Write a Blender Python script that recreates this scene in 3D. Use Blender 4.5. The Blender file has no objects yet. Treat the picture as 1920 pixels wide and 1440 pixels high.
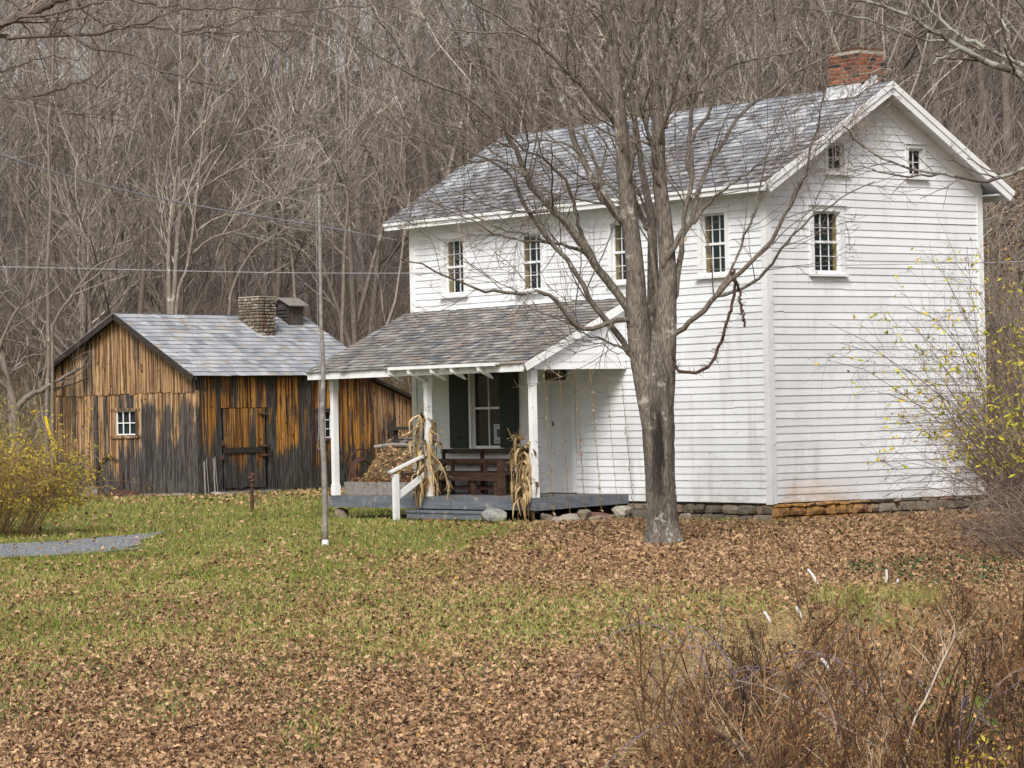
import bpy, math, random
import numpy as np
from math import sin, cos, radians, pi
# ------------------------------------------------------------------ camera
F, PITCH, ROLL, HC = 5688.1, .0114, .0208, 2.0047
sc = bpy.context.scene
col = sc.collection
cam = bpy.data.objects.new("camera", bpy.data.cameras.new("camera")); col.objects.link(cam)
cam.data.sensor_width = 36; cam.data.lens = F / 1920 * 36
cam.data.clip_start = .5; cam.data.clip_end = 3000
from mathutils import Matrix, Vector
cam.matrix_world = Matrix.Translation((0, 0, HC)) @ Matrix.Rotation(radians(90) + PITCH, 4, 'X') @ Matrix.Rotation(-ROLL, 4, 'Z')
sc.camera = cam
# ------------------------------------------------------------------ sky, sun, exposure
w = bpy.data.worlds.new("World"); sc.world = w; w.use_nodes = True
nt = w.node_tree; bg = nt.nodes['Background']
sky = nt.nodes.new('ShaderNodeTexSky'); sky.sky_type = 'NISHITA'; sky.sun_disc = False
SUN_EL, SUN_ROT = radians(42), radians(193)
sky.sun_elevation = SUN_EL; sky.sun_rotation = SUN_ROT; sky.dust_density = 4; sky.air_density = 1.3
hs = nt.nodes.new('ShaderNodeHueSaturation'); hs.inputs['Saturation'].default_value = .34   # thin cloud: the blue is greyed out
nt.links.new(sky.outputs[0], hs.inputs['Color']); nt.links.new(hs.outputs[0], bg.inputs[0])
bg.inputs[1].default_value = .112
sl = bpy.data.lights.new("sun", 'SUN'); sl.energy = 2.5; sl.angle = radians(22); sl.color = (1, .97, .93)
sun = bpy.data.objects.new("sun", sl); col.objects.link(sun)
# the sky's sun_rotation runs clockwise from +Y
sdir = Vector((sin(SUN_ROT) * cos(SUN_EL), cos(SUN_ROT) * cos(SUN_EL), sin(SUN_EL)))
sun.rotation_euler = sdir.to_track_quat('Z', 'Y').to_euler()
sc.view_settings.view_transform = 'Standard'; sc.view_settings.look = 'None'
sc.view_settings.exposure = .34; sc.view_settings.gamma = 1
sc.render.resolution_x = 1024; sc.render.resolution_y = 768

# ------------------------------------------------------------------ helpers
def W(px, py, Y):
    """point of the real scene at distance Y seen at a photograph position: used to measure the photograph"""
    c, s = cos(ROLL), sin(ROLL); a = px - 960; b = py - 720
    u = a * c - b * s; v = a * s + b * c
    c, s = cos(PITCH), sin(PITCH); up = -v / F
    yy = c - up * s; zz = s + up * c; k = Y / yy
    return (u / F * k, Y, HC + zz * k)
rng = np.random.default_rng(7)
class MB:
    def __init__(s): s.V = []; s.F = []; s.T = []; s.n = 0
    def add(s, V, Fc, tone=.5):
        V = np.asarray(V, float).reshape(-1, 3); Fc = np.asarray(Fc, int)
        s.V.append(V); s.F.append(Fc + s.n); s.n += len(V)
        t = np.asarray(tone, float)
        if t.ndim == 0: t = np.full((len(Fc), 3), float(t))
        elif t.ndim == 1: t = np.tile(t, (len(Fc), 1)) if len(t) == 3 and len(Fc) != 3 else (np.repeat(t[:, None], 3, 1) if len(t) == len(Fc) else np.tile(t, (len(Fc), 1)))
        s.T.append(t); return s
    BF = [(0, 3, 2, 1), (4, 5, 6, 7), (0, 1, 5, 4), (1, 2, 6, 5), (2, 3, 7, 6), (3, 0, 4, 7)]
    def box(s, x0, x1, y0, y1, z0, z1, tone=.5):
        V = [(x0, y0, z0), (x1, y0, z0), (x1, y1, z0), (x0, y1, z0), (x0, y0, z1), (x1, y0, z1), (x1, y1, z1), (x0, y1, z1)]
        return s.hexa(V, tone)
    def hexa(s, V, tone=.5):
        t = np.asarray(tone, float)
        if t.ndim == 1: t = np.tile(t, (6, 1))
        return s.add(V, s.BF, t)
    def bar(s, p0, p1, w_, h_, tone=.5, up=(0, 0, 1)):
        p0 = np.array(p0, float); p1 = np.array(p1, float); d = p1 - p0; d /= np.linalg.norm(d)
        a = np.cross(d, up); a /= np.linalg.norm(a); b = np.cross(a, d)
        V = []
        for p in (p0, p1):
            for i, j in ((-1, -1), (1, -1), (1, 1), (-1, 1)): V.append(p + a * i * w_ / 2 + b * j * h_ / 2)
        return s.hexa(V, tone)
    def tubes(s, P, R, sides=3, tone=.5, cap=False):
        """P (N,k,3) polylines, R (N,k) radii"""
        P = np.asarray(P, float); R = np.asarray(R, float)
        if P.ndim == 2: P = P[None]; R = R[None]
        N, k, _ = P.shape
        T = np.gradient(P, axis=1); T /= np.linalg.norm(T, axis=2, keepdims=True) + 1e-9
        m = np.abs(T.mean(1)); ref = np.zeros((N, 3)); ref[np.arange(N), m.argmin(1)] = 1
        A = np.cross(T, ref[:, None, :]); A /= np.linalg.norm(A, axis=2, keepdims=True) + 1e-9
        B = np.cross(T, A)
        th = np.arange(sides) * 2 * pi / sides
        V = P[:, :, None] + R[:, :, None, None] * (A[:, :, None] * np.cos(th)[:, None] + B[:, :, None] * np.sin(th)[:, None])
        idx = np.arange(N * k * sides).reshape(N, k, sides)
        a = idx[:, :-1]; b = idx[:, 1:]
        Fc = np.stack([a, np.roll(a, -1, 2), np.roll(b, -1, 2), b], -1).reshape(-1, 4)
        t = np.asarray(tone, float)
        if t.ndim == 1 and len(t) == N: t = np.repeat(np.repeat(t[:, None], 3, 1), (k - 1) * sides, 0)
        elif t.ndim == 2: t = np.repeat(t, (k - 1) * sides, 0)
        s.add(V.reshape(-1, 3), Fc, t)
        if cap:
            base = s.n - N * k * sides
            for q in range(N):
                s.F.append(np.array([[base + idx[q, -1, j] for j in range(sides)]])); s.T.append(np.full((1, 3), float(np.mean(t))))
                s.F.append(np.array([[base + idx[q, 0, j] for j in range(sides)][::-1]])); s.T.append(np.full((1, 3), float(np.mean(t))))
        return s
    def build(s, name, mat, parent=None, smooth=False):
        V = np.concatenate(s.V).astype(np.float32); me = bpy.data.meshes.new(name)
        me.vertices.add(len(V)); me.vertices.foreach_set('co', V.ravel())
        li = np.concatenate([f.ravel() for f in s.F]).astype(np.int32)
        tot = np.concatenate([np.full(len(f), f.shape[1]) for f in s.F]).astype(np.int32)
        st = np.concatenate([[0], np.cumsum(tot)[:-1]]).astype(np.int32)
        me.loops.add(len(li)); me.loops.foreach_set('vertex_index', li)
        me.polygons.add(len(tot)); me.polygons.foreach_set('loop_start', st)
        me.polygons.foreach_set('use_smooth', np.full(len(tot), bool(smooth)))
        me.update(calc_edges=True)
        T = np.concatenate(s.T); at = me.attributes.new('tone', 'FLOAT_COLOR', 'FACE')
        at.data.foreach_set('color', np.concatenate([T, np.ones((len(T), 1))], 1).astype(np.float32).ravel())
        me.materials.append(mat)
        o = bpy.data.objects.new(name, me); col.objects.link(o)
        if parent: o.parent = parent
        return o
def tag(o, label=None, cat=None, group=None, kind=None):
    if label: o['label'] = label
    if cat: o['category'] = cat
    if group: o['group'] = group
    if kind: o['kind'] = kind
    return o
def empty(name, loc=(0, 0, 0), rz=0, label=None, cat=None, group=None):
    o = bpy.data.objects.new(name, None); col.objects.link(o); o.location = loc; o.rotation_euler = (0, 0, rz); o.empty_display_size = .2
    return tag(o, label, cat, group)
def copy_tree(o, parent=None):
    c = o.copy(); col.objects.link(c); c.parent = parent
    for ch in list(o.children): copy_tree(ch, c)
    return c
def spline(pts, n):
    """Catmull-Rom through points, n samples"""
    P = np.array(pts, float); m = len(P)
    if m == 2: return P[0] + (P[1] - P[0]) * np.linspace(0, 1, n)[:, None]
    Q = np.vstack([2 * P[0] - P[1], P, 2 * P[-1] - P[-2]]); t = np.linspace(0, m - 1 - 1e-6, n); i = t.astype(int); f = (t - i)[:, None]
    a, b, c, d = Q[i], Q[i + 1], Q[i + 2], Q[i + 3]
    return .5 * (2 * b + (c - a) * f + (2 * a - 5 * b + 4 * c - d) * f ** 2 + (3 * b - 3 * c + d - a) * f ** 3)
def grow(P, R, n, t0=.2, t1=1., ang=50, lf=.5, k=5, up=.15, wig=.16, rm=.55, rmin=.004, L=None, g=None, minL=.1):
    """side branches for every polyline of P"""
    g = g or rng; N, kp, _ = P.shape
    pi_ = np.repeat(np.arange(N), n); M_ = len(pi_)
    t = t0 + (t1 - t0) * g.random(M_) ** .9
    f = t * (kp - 1.001); i = f.astype(int); fr = (f - i)[:, None]
    pos = P[pi_, i] * (1 - fr) + P[pi_, i + 1] * fr
    T = P[pi_, i + 1] - P[pi_, i]; T /= np.linalg.norm(T, axis=1, keepdims=True) + 1e-9
    r = (R[pi_, i] * (1 - fr[:, 0]) + R[pi_, i + 1] * fr[:, 0])
    q = g.normal(size=(M_, 3)); q -= (q * T).sum(1, keepdims=True) * T; q /= np.linalg.norm(q, axis=1, keepdims=True) + 1e-9
    a = np.radians(ang * (.6 + .7 * g.random(M_)))[:, None]
    d = np.cos(a) * T + np.sin(a) * q; d[:, 2] += up; d /= np.linalg.norm(d, axis=1, keepdims=True)
    pl = np.linalg.norm(np.diff(P, axis=1), axis=2).sum(1)[pi_]
    ln = (L if L is not None else lf * pl * (1.15 - .65 * t)) * (.55 + .8 * g.random(M_)); ln = np.maximum(ln, minL)
    out = np.zeros((M_, k, 3)); out[:, 0] = pos
    for j in range(1, k):
        out[:, j] = out[:, j - 1] + d * (ln / (k - 1))[:, None]
        d = d + g.normal(size=(M_, 3)) * wig; d[:, 2] += up * .5; d /= np.linalg.norm(d, axis=1, keepdims=True)
    r0 = np.maximum(r * rm, rmin)
    R2 = r0[:, None] * np.linspace(1, .45, k)[None] ; R2 = np.maximum(R2, rmin * .6)
    return out, R2
# ------------------------------------------------------------------ node materials
class NT:
    def __init__(s, name):
        s.m = bpy.data.materials.new(name); s.m.use_nodes = True; s.t = s.m.node_tree
        s.b = s.t.nodes['Principled BSDF']; s.b.inputs['Specular IOR Level'].default_value = .3
        s._c = None
    def n(s, ty, **kw):
        nd = s.t.nodes.new('ShaderNode' + ty)
        for k, v in kw.items():
            if k in ('i',): 
                for kk, vv in v.items():
                    s.set(nd, kk, vv)
            else: setattr(nd, k, v)
        return nd
    def set(s, nd, k, v):
        sock = nd.inputs[k]
        if isinstance(v, bpy.types.NodeSocket): s.t.links.new(v, sock)
        elif isinstance(v, bpy.types.Node): s.t.links.new(v.outputs[0], sock)
        else:
            if isinstance(v, tuple) and len(v) == 3 and sock.type == 'RGBA': v = v + (1,)
            sock.default_value = v
    def coord(s, scale=(1, 1, 1), loc=(0, 0, 0), kind='Object'):
        tc = s.n('TexCoord'); mp = s.n('Mapping', i={'Vector': tc.outputs[kind], 'Scale': scale, 'Location': loc}); return mp.outputs[0]
    def noise(s, scale=5, detail=4, rough=.55, vec=None, dist=0.):
        nd = s.n('TexNoise', i={'Scale': scale, 'Detail': detail, 'Roughness': rough, 'Distortion': dist})
        s.set(nd, 'Vector', vec if vec is not None else s.coord()); return nd.outputs[0]
    def vor(s, scale=5, vec=None, feature='F1'):
        nd = s.n('TexVoronoi', feature=feature, i={'Scale': scale}); s.set(nd, 'Vector', vec if vec is not None else s.coord()); return nd
    def ramp(s, fac, stops, interp='LINEAR'):
        nd = s.n('ValToRGB'); nd.color_ramp.interpolation = interp; e = nd.color_ramp.elements
        while len(e) < len(stops): e.new(.5)
        for q, (p, c) in zip(e, stops):
            q.position = p; q.color = (c, c, c, 1) if isinstance(c, (int, float)) else tuple(c) + (1,)
        s.set(nd, 'Fac', fac); return nd.outputs[0]
    def mix(s, f, a, b, mode='MIX'):
        nd = s.n('Mix', data_type='RGBA', blend_type=mode); s.set(nd, 0, f); s.set(nd, 6, a); s.set(nd, 7, b); return nd.outputs[2]
    def math(s, op, a, b=0., c=None, clamp=False):
        nd = s.n('Math', operation=op, use_clamp=clamp); s.set(nd, 0, a); s.set(nd, 1, b)
        if c is not None: s.set(nd, 2, c)
        return nd.outputs[0]
    def mr(s, v, a, b, c=0., d=1., smooth=True):
        nd = s.n('MapRange', interpolation_type='SMOOTHSTEP' if smooth else 'LINEAR', i={'Value': v, 'From Min': a, 'From Max': b, 'To Min': c, 'To Max': d}); return nd.outputs[0]
    def tone(s):
        a = s.n('Attribute', attribute_name='tone'); sp = s.n('SeparateColor', i={'Color': a.outputs['Color']}); return sp.outputs
    def xyz(s, kind='Object'):
        tc = s.n('TexCoord'); sp = s.n('SeparateXYZ', i={'Vector': tc.outputs[kind]}); return sp.outputs
    def bump(s, h, strength=.5, dist=.01):
        b = s.n('Bump', i={'Height': h, 'Strength': strength, 'Distance': dist}); s.set(s.b, 'Normal', b.outputs[0]); return s
    def out(s, c, rough=.8, spec=None):
        s.set(s.b, 'Base Color', c); s.set(s.b, 'Roughness', rough)
        if spec is not None: s.b.inputs['Specular IOR Level'].default_value = spec
        return s.m
def simple(name, c, rough=.7, var=.25, scale=8, metallic=0, spec=.3):
    t = NT(name); n = t.noise(scale, 5); d = tuple(x * (1 - var) for x in c); l = tuple(min(1, x * (1 + var)) for x in c)
    t.b.inputs['Metallic'].default_value = metallic
    m = t.out(t.ramp(n, [(.3, d), (.7, l)]), rough, spec); t.bump(n, .2, .005); return m
def white_siding():
    t = NT('painted_clapboard'); r, g, b = t.tone()
    base = t.mix(r, (.70, .71, .725), (.795, .805, .82))
    big = t.noise(.9, 4, .6); base = t.mix(t.mr(big, .42, .72, 0, .5), base, (.58, .575, .60))
    st = t.noise(1., 5, .6, t.coord((3, 3, .5))); base = t.mix(t.mr(st, .5, .75, 0, .5), base, (.50, .48, .46))
    x, y, z = t.xyz()
    # peeling paint, more of it low on the wall
    pl = t.noise(1., 8, .7, t.coord((4, 4, 26))); th = t.mr(z, .3, 4.5, .025, -.03)
    pm = t.mr(t.math('ADD', pl, th), .645, .66)
    base = t.mix(pm, base, (.36, .32, .28))
    # iron stain beside the near corner on the gable side
    sn = t.noise(2.2, 5, .65, t.coord((1, 1, 1.6)))
    m = t.math('MULTIPLY', t.mr(z, .40, 1.0, 1, 0), t.math('MULTIPLY', t.mr(x, .1, .5), t.mr(x, 1.1, 2.3, 1, 0)))
    m = t.math('MULTIPLY', m, t.mr(y, -.06, 0.02, 1, 0))
    m = t.math('MULTIPLY', m, t.mr(sn, .22, .5), clamp=True)
    base = t.mix(m, base, (.58, .29, .085))
    lf = t.math('MULTIPLY', t.mr(z, .38, .7, .5, 0), t.mr(sn, .4, .65)); base = t.mix(lf, base, (.4, .36, .27))
    t.bump(t.noise(1., 6, .7, t.coord((5, 5, 40))), .25, .006)
    return t.out(base, .62)
def white_trim(name='white_trim', k=1.):
    t = NT(name); n = t.noise(6, 7, .7); c = t.ramp(t.noise(2, 4), [(.3, (.68 * k, .68 * k, .68 * k)), (.7, (.8 * k, .8 * k, .8 * k))])
    c = t.mix(t.mr(n, .63, .68), c, (.38, .34, .3)); t.bump(n, .3, .005); return t.out(c, .6)
def slate(name, stops, moss=0., mossc=(.2, .18, .16), zlo=0, zhi=1):
    t = NT(name); r, g, b = t.tone(); c = t.ramp(r, stops)
    n = t.noise(9, 6, .65); c = t.mix(t.mr(n, .35, .75, 0, .5), c, t.mix(.6, c, (.1, .1, .105)))
    n2 = t.noise(3.3, 8, .75)
    c = t.mix(t.mr(n2, .6, .72, 0, .75), c, (.42, .42, .38))
    c = t.mix(t.math('MULTIPLY', g, t.mr(t.noise(7, 6, .7), .3, .6), clamp=True), c, mossc)
    t.bump(n2, .5, .006); return t.out(c, .5, .5)
def barn_wood(name, dark=.5, g1=(.36, .22, .11), g2=(.56, .36, .19), brown=(.10, .048, .02), foot=.36):
    t = NT(name); r, g, b = t.tone(); x, y, z = t.xyz()
    off = t.n('CombineXYZ', i={'X': t.math('MULTIPLY', r, 37.), 'Y': t.math('MULTIPLY', g, 21.), 'Z': t.math('MULTIPLY', b, 11.)}).outputs[0]
    def vv(sc_):
        a = t.n('VectorMath', operation='ADD'); t.set(a, 0, t.coord(sc_)); t.set(a, 1, off); return a.outputs[0]
    fine = t.noise(1., 6, .7, vv((48, 48, 2.2))); mid = t.noise(1., 6, .65, vv((13, 13, .9))); big = t.noise(1., 4, .6, t.coord((.8, .8, .7))); streak = t.noise(1., 5, .6, vv((17, 17, .45)))
    gold = t.mix(r, g1, g2); gold = t.mix(t.mr(streak, .44, .58), gold, brown); gold = t.mix(t.mr(fine, .45, .68, 0, .8), gold, brown)
    knot = t.noise(1., 3, .5, vv((11, 11, 4.5))); gold = t.mix(t.mr(knot, .64, .70), gold, (.035, .017, .009))
    grey = t.mix(t.mr(fine, .38, .68), (.010, .009, .010), (.155, .145, .14)); grey = t.mix(t.mr(streak, .48, .6, 0, .75), grey, (.012, .009, .008)); grey = t.mix(t.mr(mid, .5, .62, .12, 0), grey, (.10, .06, .032))
    # weathered black and grey: blotches, running up from the splashed foot
    k = t.math('ADD', t.math('MULTIPLY', mid, .8), t.math('MULTIPLY', big, .55)); k = t.math('ADD', k, t.math('MULTIPLY', b, .30))
    k = t.math('ADD', k, t.mr(z, .1, 1.5, foot, 0., False)); k = t.math('ADD', k, t.math('MULTIPLY', g, t.mr(z, 2.0, 2.6, .0, .0)))
    k = t.math('ADD', k, t.math('MULTIPLY', t.mr(y, 2.0, 2.6, .52, 0), t.mr(z, 2.3, 2.9, foot * 1.6 - .3, -.1)) if foot > .4 else 0.)
    m = t.mr(k, .90 - .12 * dark, 1.02 - .12 * dark)
    c = t.mix(m, gold, grey)
    t.bump(fine, .8, .014); return t.out(c, .85)
def bark(name, c1, c2, lichen=0., stain=False, sc_=1., pale=(.5, .5, .42), tv=False):
    t = NT(name); r, g, b = t.tone()
    n = t.noise(1., 7, .7, t.coord((26 * sc_, 26 * sc_, 6 * sc_)), 1.)
    if stain or sc_ == 1.01:
        w1 = t.n('TexVoronoi', feature='DISTANCE_TO_EDGE', i={'Scale': 1.}); t.set(w1, 'Vector', t.coord((30, 30, 4.5))); n = t.math('ADD', t.math('MULTIPLY', n, .75), t.mr(w1.outputs['Distance'], .0, .25, -.07, .10))
    n2 = t.noise(3 * sc_, 5)
    c = t.ramp(n, [(.3, tuple(v * .35 for v in c1)), (.5, c1), (.72, c2)])
    c = t.mix(t.mr(n2, .4, .7, 0, .4), c, c1)
    if lichen: c = t.mix(t.mr(t.noise(2.6 * sc_, 8, .75), .66 - .25 * lichen, .70 - .22 * lichen, 0, .85), c, pale)
    if tv: c = t.mix(1., c, t.ramp(r, [(0, .25), (.45, .85), (.8, 1.3), (1, 2.0)]), 'MULTIPLY')
    oi = t.n('ObjectInfo'); c = t.mix(t.math('MULTIPLY', oi.outputs['Random'], .5), c, t.mix(.5, c, (.13, .09, .065)))
    if stain:
        x, y, z = t.xyz()
        e = t.math('ADD', x, t.math('MULTIPLY', t.math('SUBTRACT', t.noise(1., 6, .7, t.coord((9, 9, 1.6))), .5), .34)); m = t.math('MULTIPLY', t.mr(e, -.20, -.10), t.mr(e, -.03, .05, 1, 0))
        m = t.math('MULTIPLY', m, t.math('MULTIPLY', t.mr(z, .05, 1.2), t.mr(z, 1.9, 2.5, 1, 0))); m = t.math('MULTIPLY', m, t.mr(y, -.15, .05, 1, 0))
        c = t.mix(t.math('MULTIPLY', m, .93), c, (.016, .013, .011))
        lm = t.math('MULTIPLY', t.math('MULTIPLY', t.mr(z, .1, .25), t.mr(z, .35, .6, 1, 0)), t.mr(t.noise(9, 5, .7), .52, .58))
        lm = t.math('MULTIPLY', lm, t.math('MULTIPLY', t.mr(x, -.2, -.08), t.mr(x, .05, .15, 1, 0))); c = t.mix(lm, c, (.42, .44, .38))
    t.bump(n, 1., .02 / sc_ if not stain else .03); return t.out(c, .9)
def leafy(name, stops, rough=.75, trans=.0):
    t = NT(name); r, g, b = t.tone(); c = t.ramp(r, stops); c = t.mix(t.math('MULTIPLY', g, .35), c, t.mix(.5, c, (.03, .02, .012)))
    return t.out(c, rough)
MATS = {}
WHITE = white_siding(); TRIM = white_trim(); PORCHW = white_trim('old_white_paint', .93)
SLATE_H = slate('house_slate', [(0, (.16, .17, .188)), (.35, (.28, .292, .32)), (.75, (.40, .412, .44)), (1, (.53, .535, .545))], mossc=(.10, .078, .068))
SLATE_P = slate('porch_slate', [(0, (.085, .10, .125)), (.2, (.17, .165, .16)), (.55, (.26, .245, .225)), (.85, (.38, .365, .34)), (1, (.30, .23, .18))], mossc=(.15, .12, .095))
SLATE_B = slate('barn_slate', [(0, (.25, .265, .30)), (.3, (.345, .36, .395)), (.7, (.42, .435, .465)), (.93, (.52, .53, .55)), (1, (.40, .35, .30))], mossc=(.33, .28, .23))
BW1 = barn_wood('barn_gable_boards', .5, foot=.42); BW4 = barn_wood('barn_gable_top_boards', .55, foot=0.); BW2 = barn_wood('barn_long_boards', .85, (.36, .16, .03), (.62, .30, .07), (.05, .018, .008)); BW3 = barn_wood('barn_door_boards', .35, (.36, .17, .04), (.58, .31, .09), (.09, .036, .013))
DARKW = simple('dark_roof_edge_wood', (.035, .028, .024), .9, .4)
GREYW = simple('weathered_grey_wood', (.22, .20, .18), .9, .35, 14)
BROWNW = NT('oiled_brown_wood'); _n = BROWNW.noise(1., 5, .6, BROWNW.coord((3, 3, 30))); BROWNW = BROWNW.out(BROWNW.ramp(_n, [(.3, (.020, .011, .007)), (.7, (.085, .046, .028))]), .6)
t = NT('grey_painted_deck'); _n = t.noise(1., 7, .7, t.coord((7, 1.2, 14))); t.bump(_n, .4, .006)
DECK = t.out(t.mix(t.mr(t.noise(5, 7, .7), .55, .66), t.ramp(_n, [(.3, (.075, .085, .10)), (.7, (.17, .185, .21))]), (.27, .26, .24)), .7)
t = NT('deck_floor'); DFLOOR = t.out(t.ramp(t.noise(3, 6), [(.3, (.10, .095, .095)), (.7, (.19, .18, .175))]), .75)
SHUT = simple('dark_green_shutter', (.017, .026, .022), .55, .3, 20)
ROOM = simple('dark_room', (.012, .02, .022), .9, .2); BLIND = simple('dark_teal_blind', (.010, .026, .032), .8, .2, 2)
OCHRE = simple('ochre_jamb', (.33, .25, .09), .8, .2)
BRICK = NT('brick_units'); r_, g_, b_ = BRICK.tone(); _c = BRICK.ramp(r_, [(0, (.025, .022, .022)), (.12, (.12, .04, .022)), (.5, (.24, .075, .038)), (1, (.34, .13, .065))]); _n = BRICK.noise(30, 5); BRICK.bump(_n, .5, .004)
BRICK = BRICK.out(BRICK.mix(BRICK.mr(_n, .4, .75, 0, .4), _c, (.12, .06, .04)), .9)
MORTAR = simple('mortar', (.38, .34, .28), .95, .2, 30)
t = NT('leaf_flashing'); FLASH = t.out(t.ramp(t.noise(7, 5), [(.3, (.42, .43, .45)), (.7, (.66, .67, .69))]), .45)
t = NT('field_stone'); r_, g_, b_ = t.tone(); _n = t.noise(11, 7, .7); t.bump(_n, .8, .015)
_c = t.ramp(r_, [(0, (.09, .078, .06)), (.3, (.19, .155, .115)), (.6, (.27, .22, .16)), (.85, (.19, .09, .07)), (1, (.42, .38, .32))]); _c = t.mix(t.mr(_n, .35, .7, .5, 0), _c, (.06, .055, .045))
_c = t.mix(t.math('MULTIPLY', g_, t.mr(t.noise(6, 4), .25, .6, .5, 1), clamp=True), _c, t.mix(t.mr(_n, .4, .65), (.22, .10, .022), (.62, .31, .075))); STONE = t.out(_c, .9)
t = NT('granite_boulder'); _n = t.noise(9, 7, .75); t.bump(_n, .6, .01); GRAN = t.out(t.mix(t.mr(t.noise(4, 5), .5, .62), t.ramp(_n, [(.3, (.08, .08, .078)), (.7, (.34, .34, .32))]), (.30, .31, .24)), .9)
IRON = NT('rusty_iron'); _n = IRON.noise(20, 6); IRON.bump(_n, .5, .004); IRON = IRON.out(IRON.ramp(_n, [(.3, (.025, .014, .011)), (.7, (.12, .055, .035))]), .8)
BLACKI = simple('black_iron', (.015, .013, .012), .6, .3)
t = NT('window_glass'); t.t.nodes.remove(t.b); _o = t.t.nodes['Material Output']
_tr = t.n('BsdfTransparent'); _gl = t.n('BsdfGlossy', i={'Roughness': .03}); _lw = t.n('LayerWeight', i={'Blend': .25}); _mx = t.n('MixShader')
t.set(_mx, 0, t.mr(_lw.outputs[0], 0, 1, .012, .07, False)); t.set(_mx, 1, _tr.outputs[0]); t.set(_mx, 2, _gl.outputs[0]); t.t.links.new(_mx.outputs[0], _o.inputs[0]); GLASS = t.m
MAPLE = bark('maple_bark', (.22, .19, .16), (.44, .40, .35), .30, True, pale=(.44, .42, .37))
MAPLE2 = bark('maple_limb_bark', (.24, .205, .17), (.43, .385, .335), .30, sc_=1.01, pale=(.46, .44, .39))
TWIG = bark('twig_bark', (.24, .19, .155), (.38, .31, .26), 0, tv=True)
WOODS = [bark('woodland_bark_grey', (.23, .195, .165), (.38, .34, .30), .35), bark('woodland_bark_brown', (.19, .155, .13), (.32, .27, .23), .2), bark('woodland_bark_pale', (.22, .185, .155), (.36, .32, .27), .35, pale=(.50, .48, .38))]
FTWIG = [bark('woodland_twigs', (.30, .262, .232), (.47, .42, .375), tv=True), bark('woodland_twigs_brown', (.235, .198, .172), (.37, .32, .28), tv=True), bark('woodland_twigs_pale', (.34, .30, .26), (.50, .46, .39), .2, tv=True)]
LICH = bark('lichened_bark', (.12, .10, .085), (.22, .19, .16), .75, pale=(.40, .42, .36))
LEAF = leafy('fallen_leaf', [(0, (.045, .024, .014)), (.25, (.15, .078, .041)), (.55, (.34, .195, .105)), (.88, (.54, .36, .215)), (1, (.55, .32, .10))])
GRASSM = leafy('grass_blade', [(0, (.12, .15, .022)), (.45, (.25, .25, .055)), (.75, (.37, .32, .11)), (1, (.48, .38, .19))], .6)
YLEAF = leafy('yellow_green_leaf', [(0, (.10, .11, .025)), (.4, (.33, .28, .04)), (.75, (.55, .41, .035)), (1, (.30, .17, .05))], .6)
CORN = leafy('dry_corn_leaf', [(0, (.10, .06, .025)), (.5, (.33, .22, .10)), (1, (.58, .44, .24))])
BRUSH = leafy('dead_brush_stem', [(0, (.02, .012, .008)), (.4, (.10, .05, .024)), (.75, (.31, .18, .085)), (1, (.58, .45, .29))])
BRLEAF = leafy('dead_brush_leaf', [(0, (.02, .013, .010)), (.4, (.12, .05, .022)), (.7, (.33, .15, .055)), (1, (.55, .32, .15))])
CANE = leafy('bramble_cane', [(0, (.12, .085, .095)), (.5, (.22, .175, .23)), (1, (.33, .29, .38))])
STRAW = leafy('straw_grass', [(0, (.28, .19, .08)), (.5, (.45, .33, .16)), (1, (.58, .46, .26))])
TAGM = simple('white_plastic_tag', (.66, .66, .67), .6, .12); YEL = simple('yellow_plastic', (.62, .42, .02), .5, .15)
WIREM = simple('grey_cable', (.28, .28, .30), .6, .2)

# ------------------------------------------------------------------ ground
def ss(a, b, x): t_ = np.clip((np.asarray(x, float) - a) / (b - a), 0, 1); return t_ * t_ * (3 - 2 * t_)
XS = [-60, -15, -6, -3, 0, 2, 5, 12, 60]; YSV = [104, 99, 96, 96, 92, 78, 71, 68, 66]
_ph = np.random.default_rng(3).random((12, 3)) * 6.28
def lown(x, y, s):
    v = 0
    for i in range(6):
        a = _ph[i, 2]; v = v + np.sin((x * cos(a) + y * sin(a)) * s * (1 + .37 * i) + _ph[i, 0]) * np.sin((x * sin(a * 1.7) - y * cos(a * 1.7)) * s * (1.1 + .29 * i) + _ph[i, 1]) / (1 + .25 * i)
    return v / 3
def gz(x, y):
    x = np.asarray(x, float); y = np.asarray(y, float)
    z = .07 * ss(45, 53, y) * (1 - ss(64, 76, y)) * ss(-9, -3, x) + .13 * np.exp(-((x + 3.9) / 2.2) ** 2 - ((y - 53.5) / 3.) ** 2)
    s = np.maximum(0, y - np.interp(x, XS, YSV)); lin = .33 * (s - 5 * (1 - np.exp(-s / 5)))
    hc = np.interp(x, [-60, -8, 8, 60], [33, 33, 42, 48])
    z = z + hc * np.tanh(lin / hc) + ss(2, 25, s) * lown(x, y, .11) * .8
    z = z + lown(x, y, .9) * .018
    # leafy bank that rises between the barn and the house
    z = z + 1.62 * ss(-4.45, -3.25, x + .05 * (88 - y)) * ss(76, 88.5, y) * (1 - ss(-1, 2.5, x) * .0) * (1 - ss(100, 112, y))
    # the bank falls off towards the thicket in the near right corner
    z = z - .28 * ss(1.2, 3.2, x - .02 * (y - 18)) * (1 - ss(20, 27, y)) * ss(2, 9, y)
    return z
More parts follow.
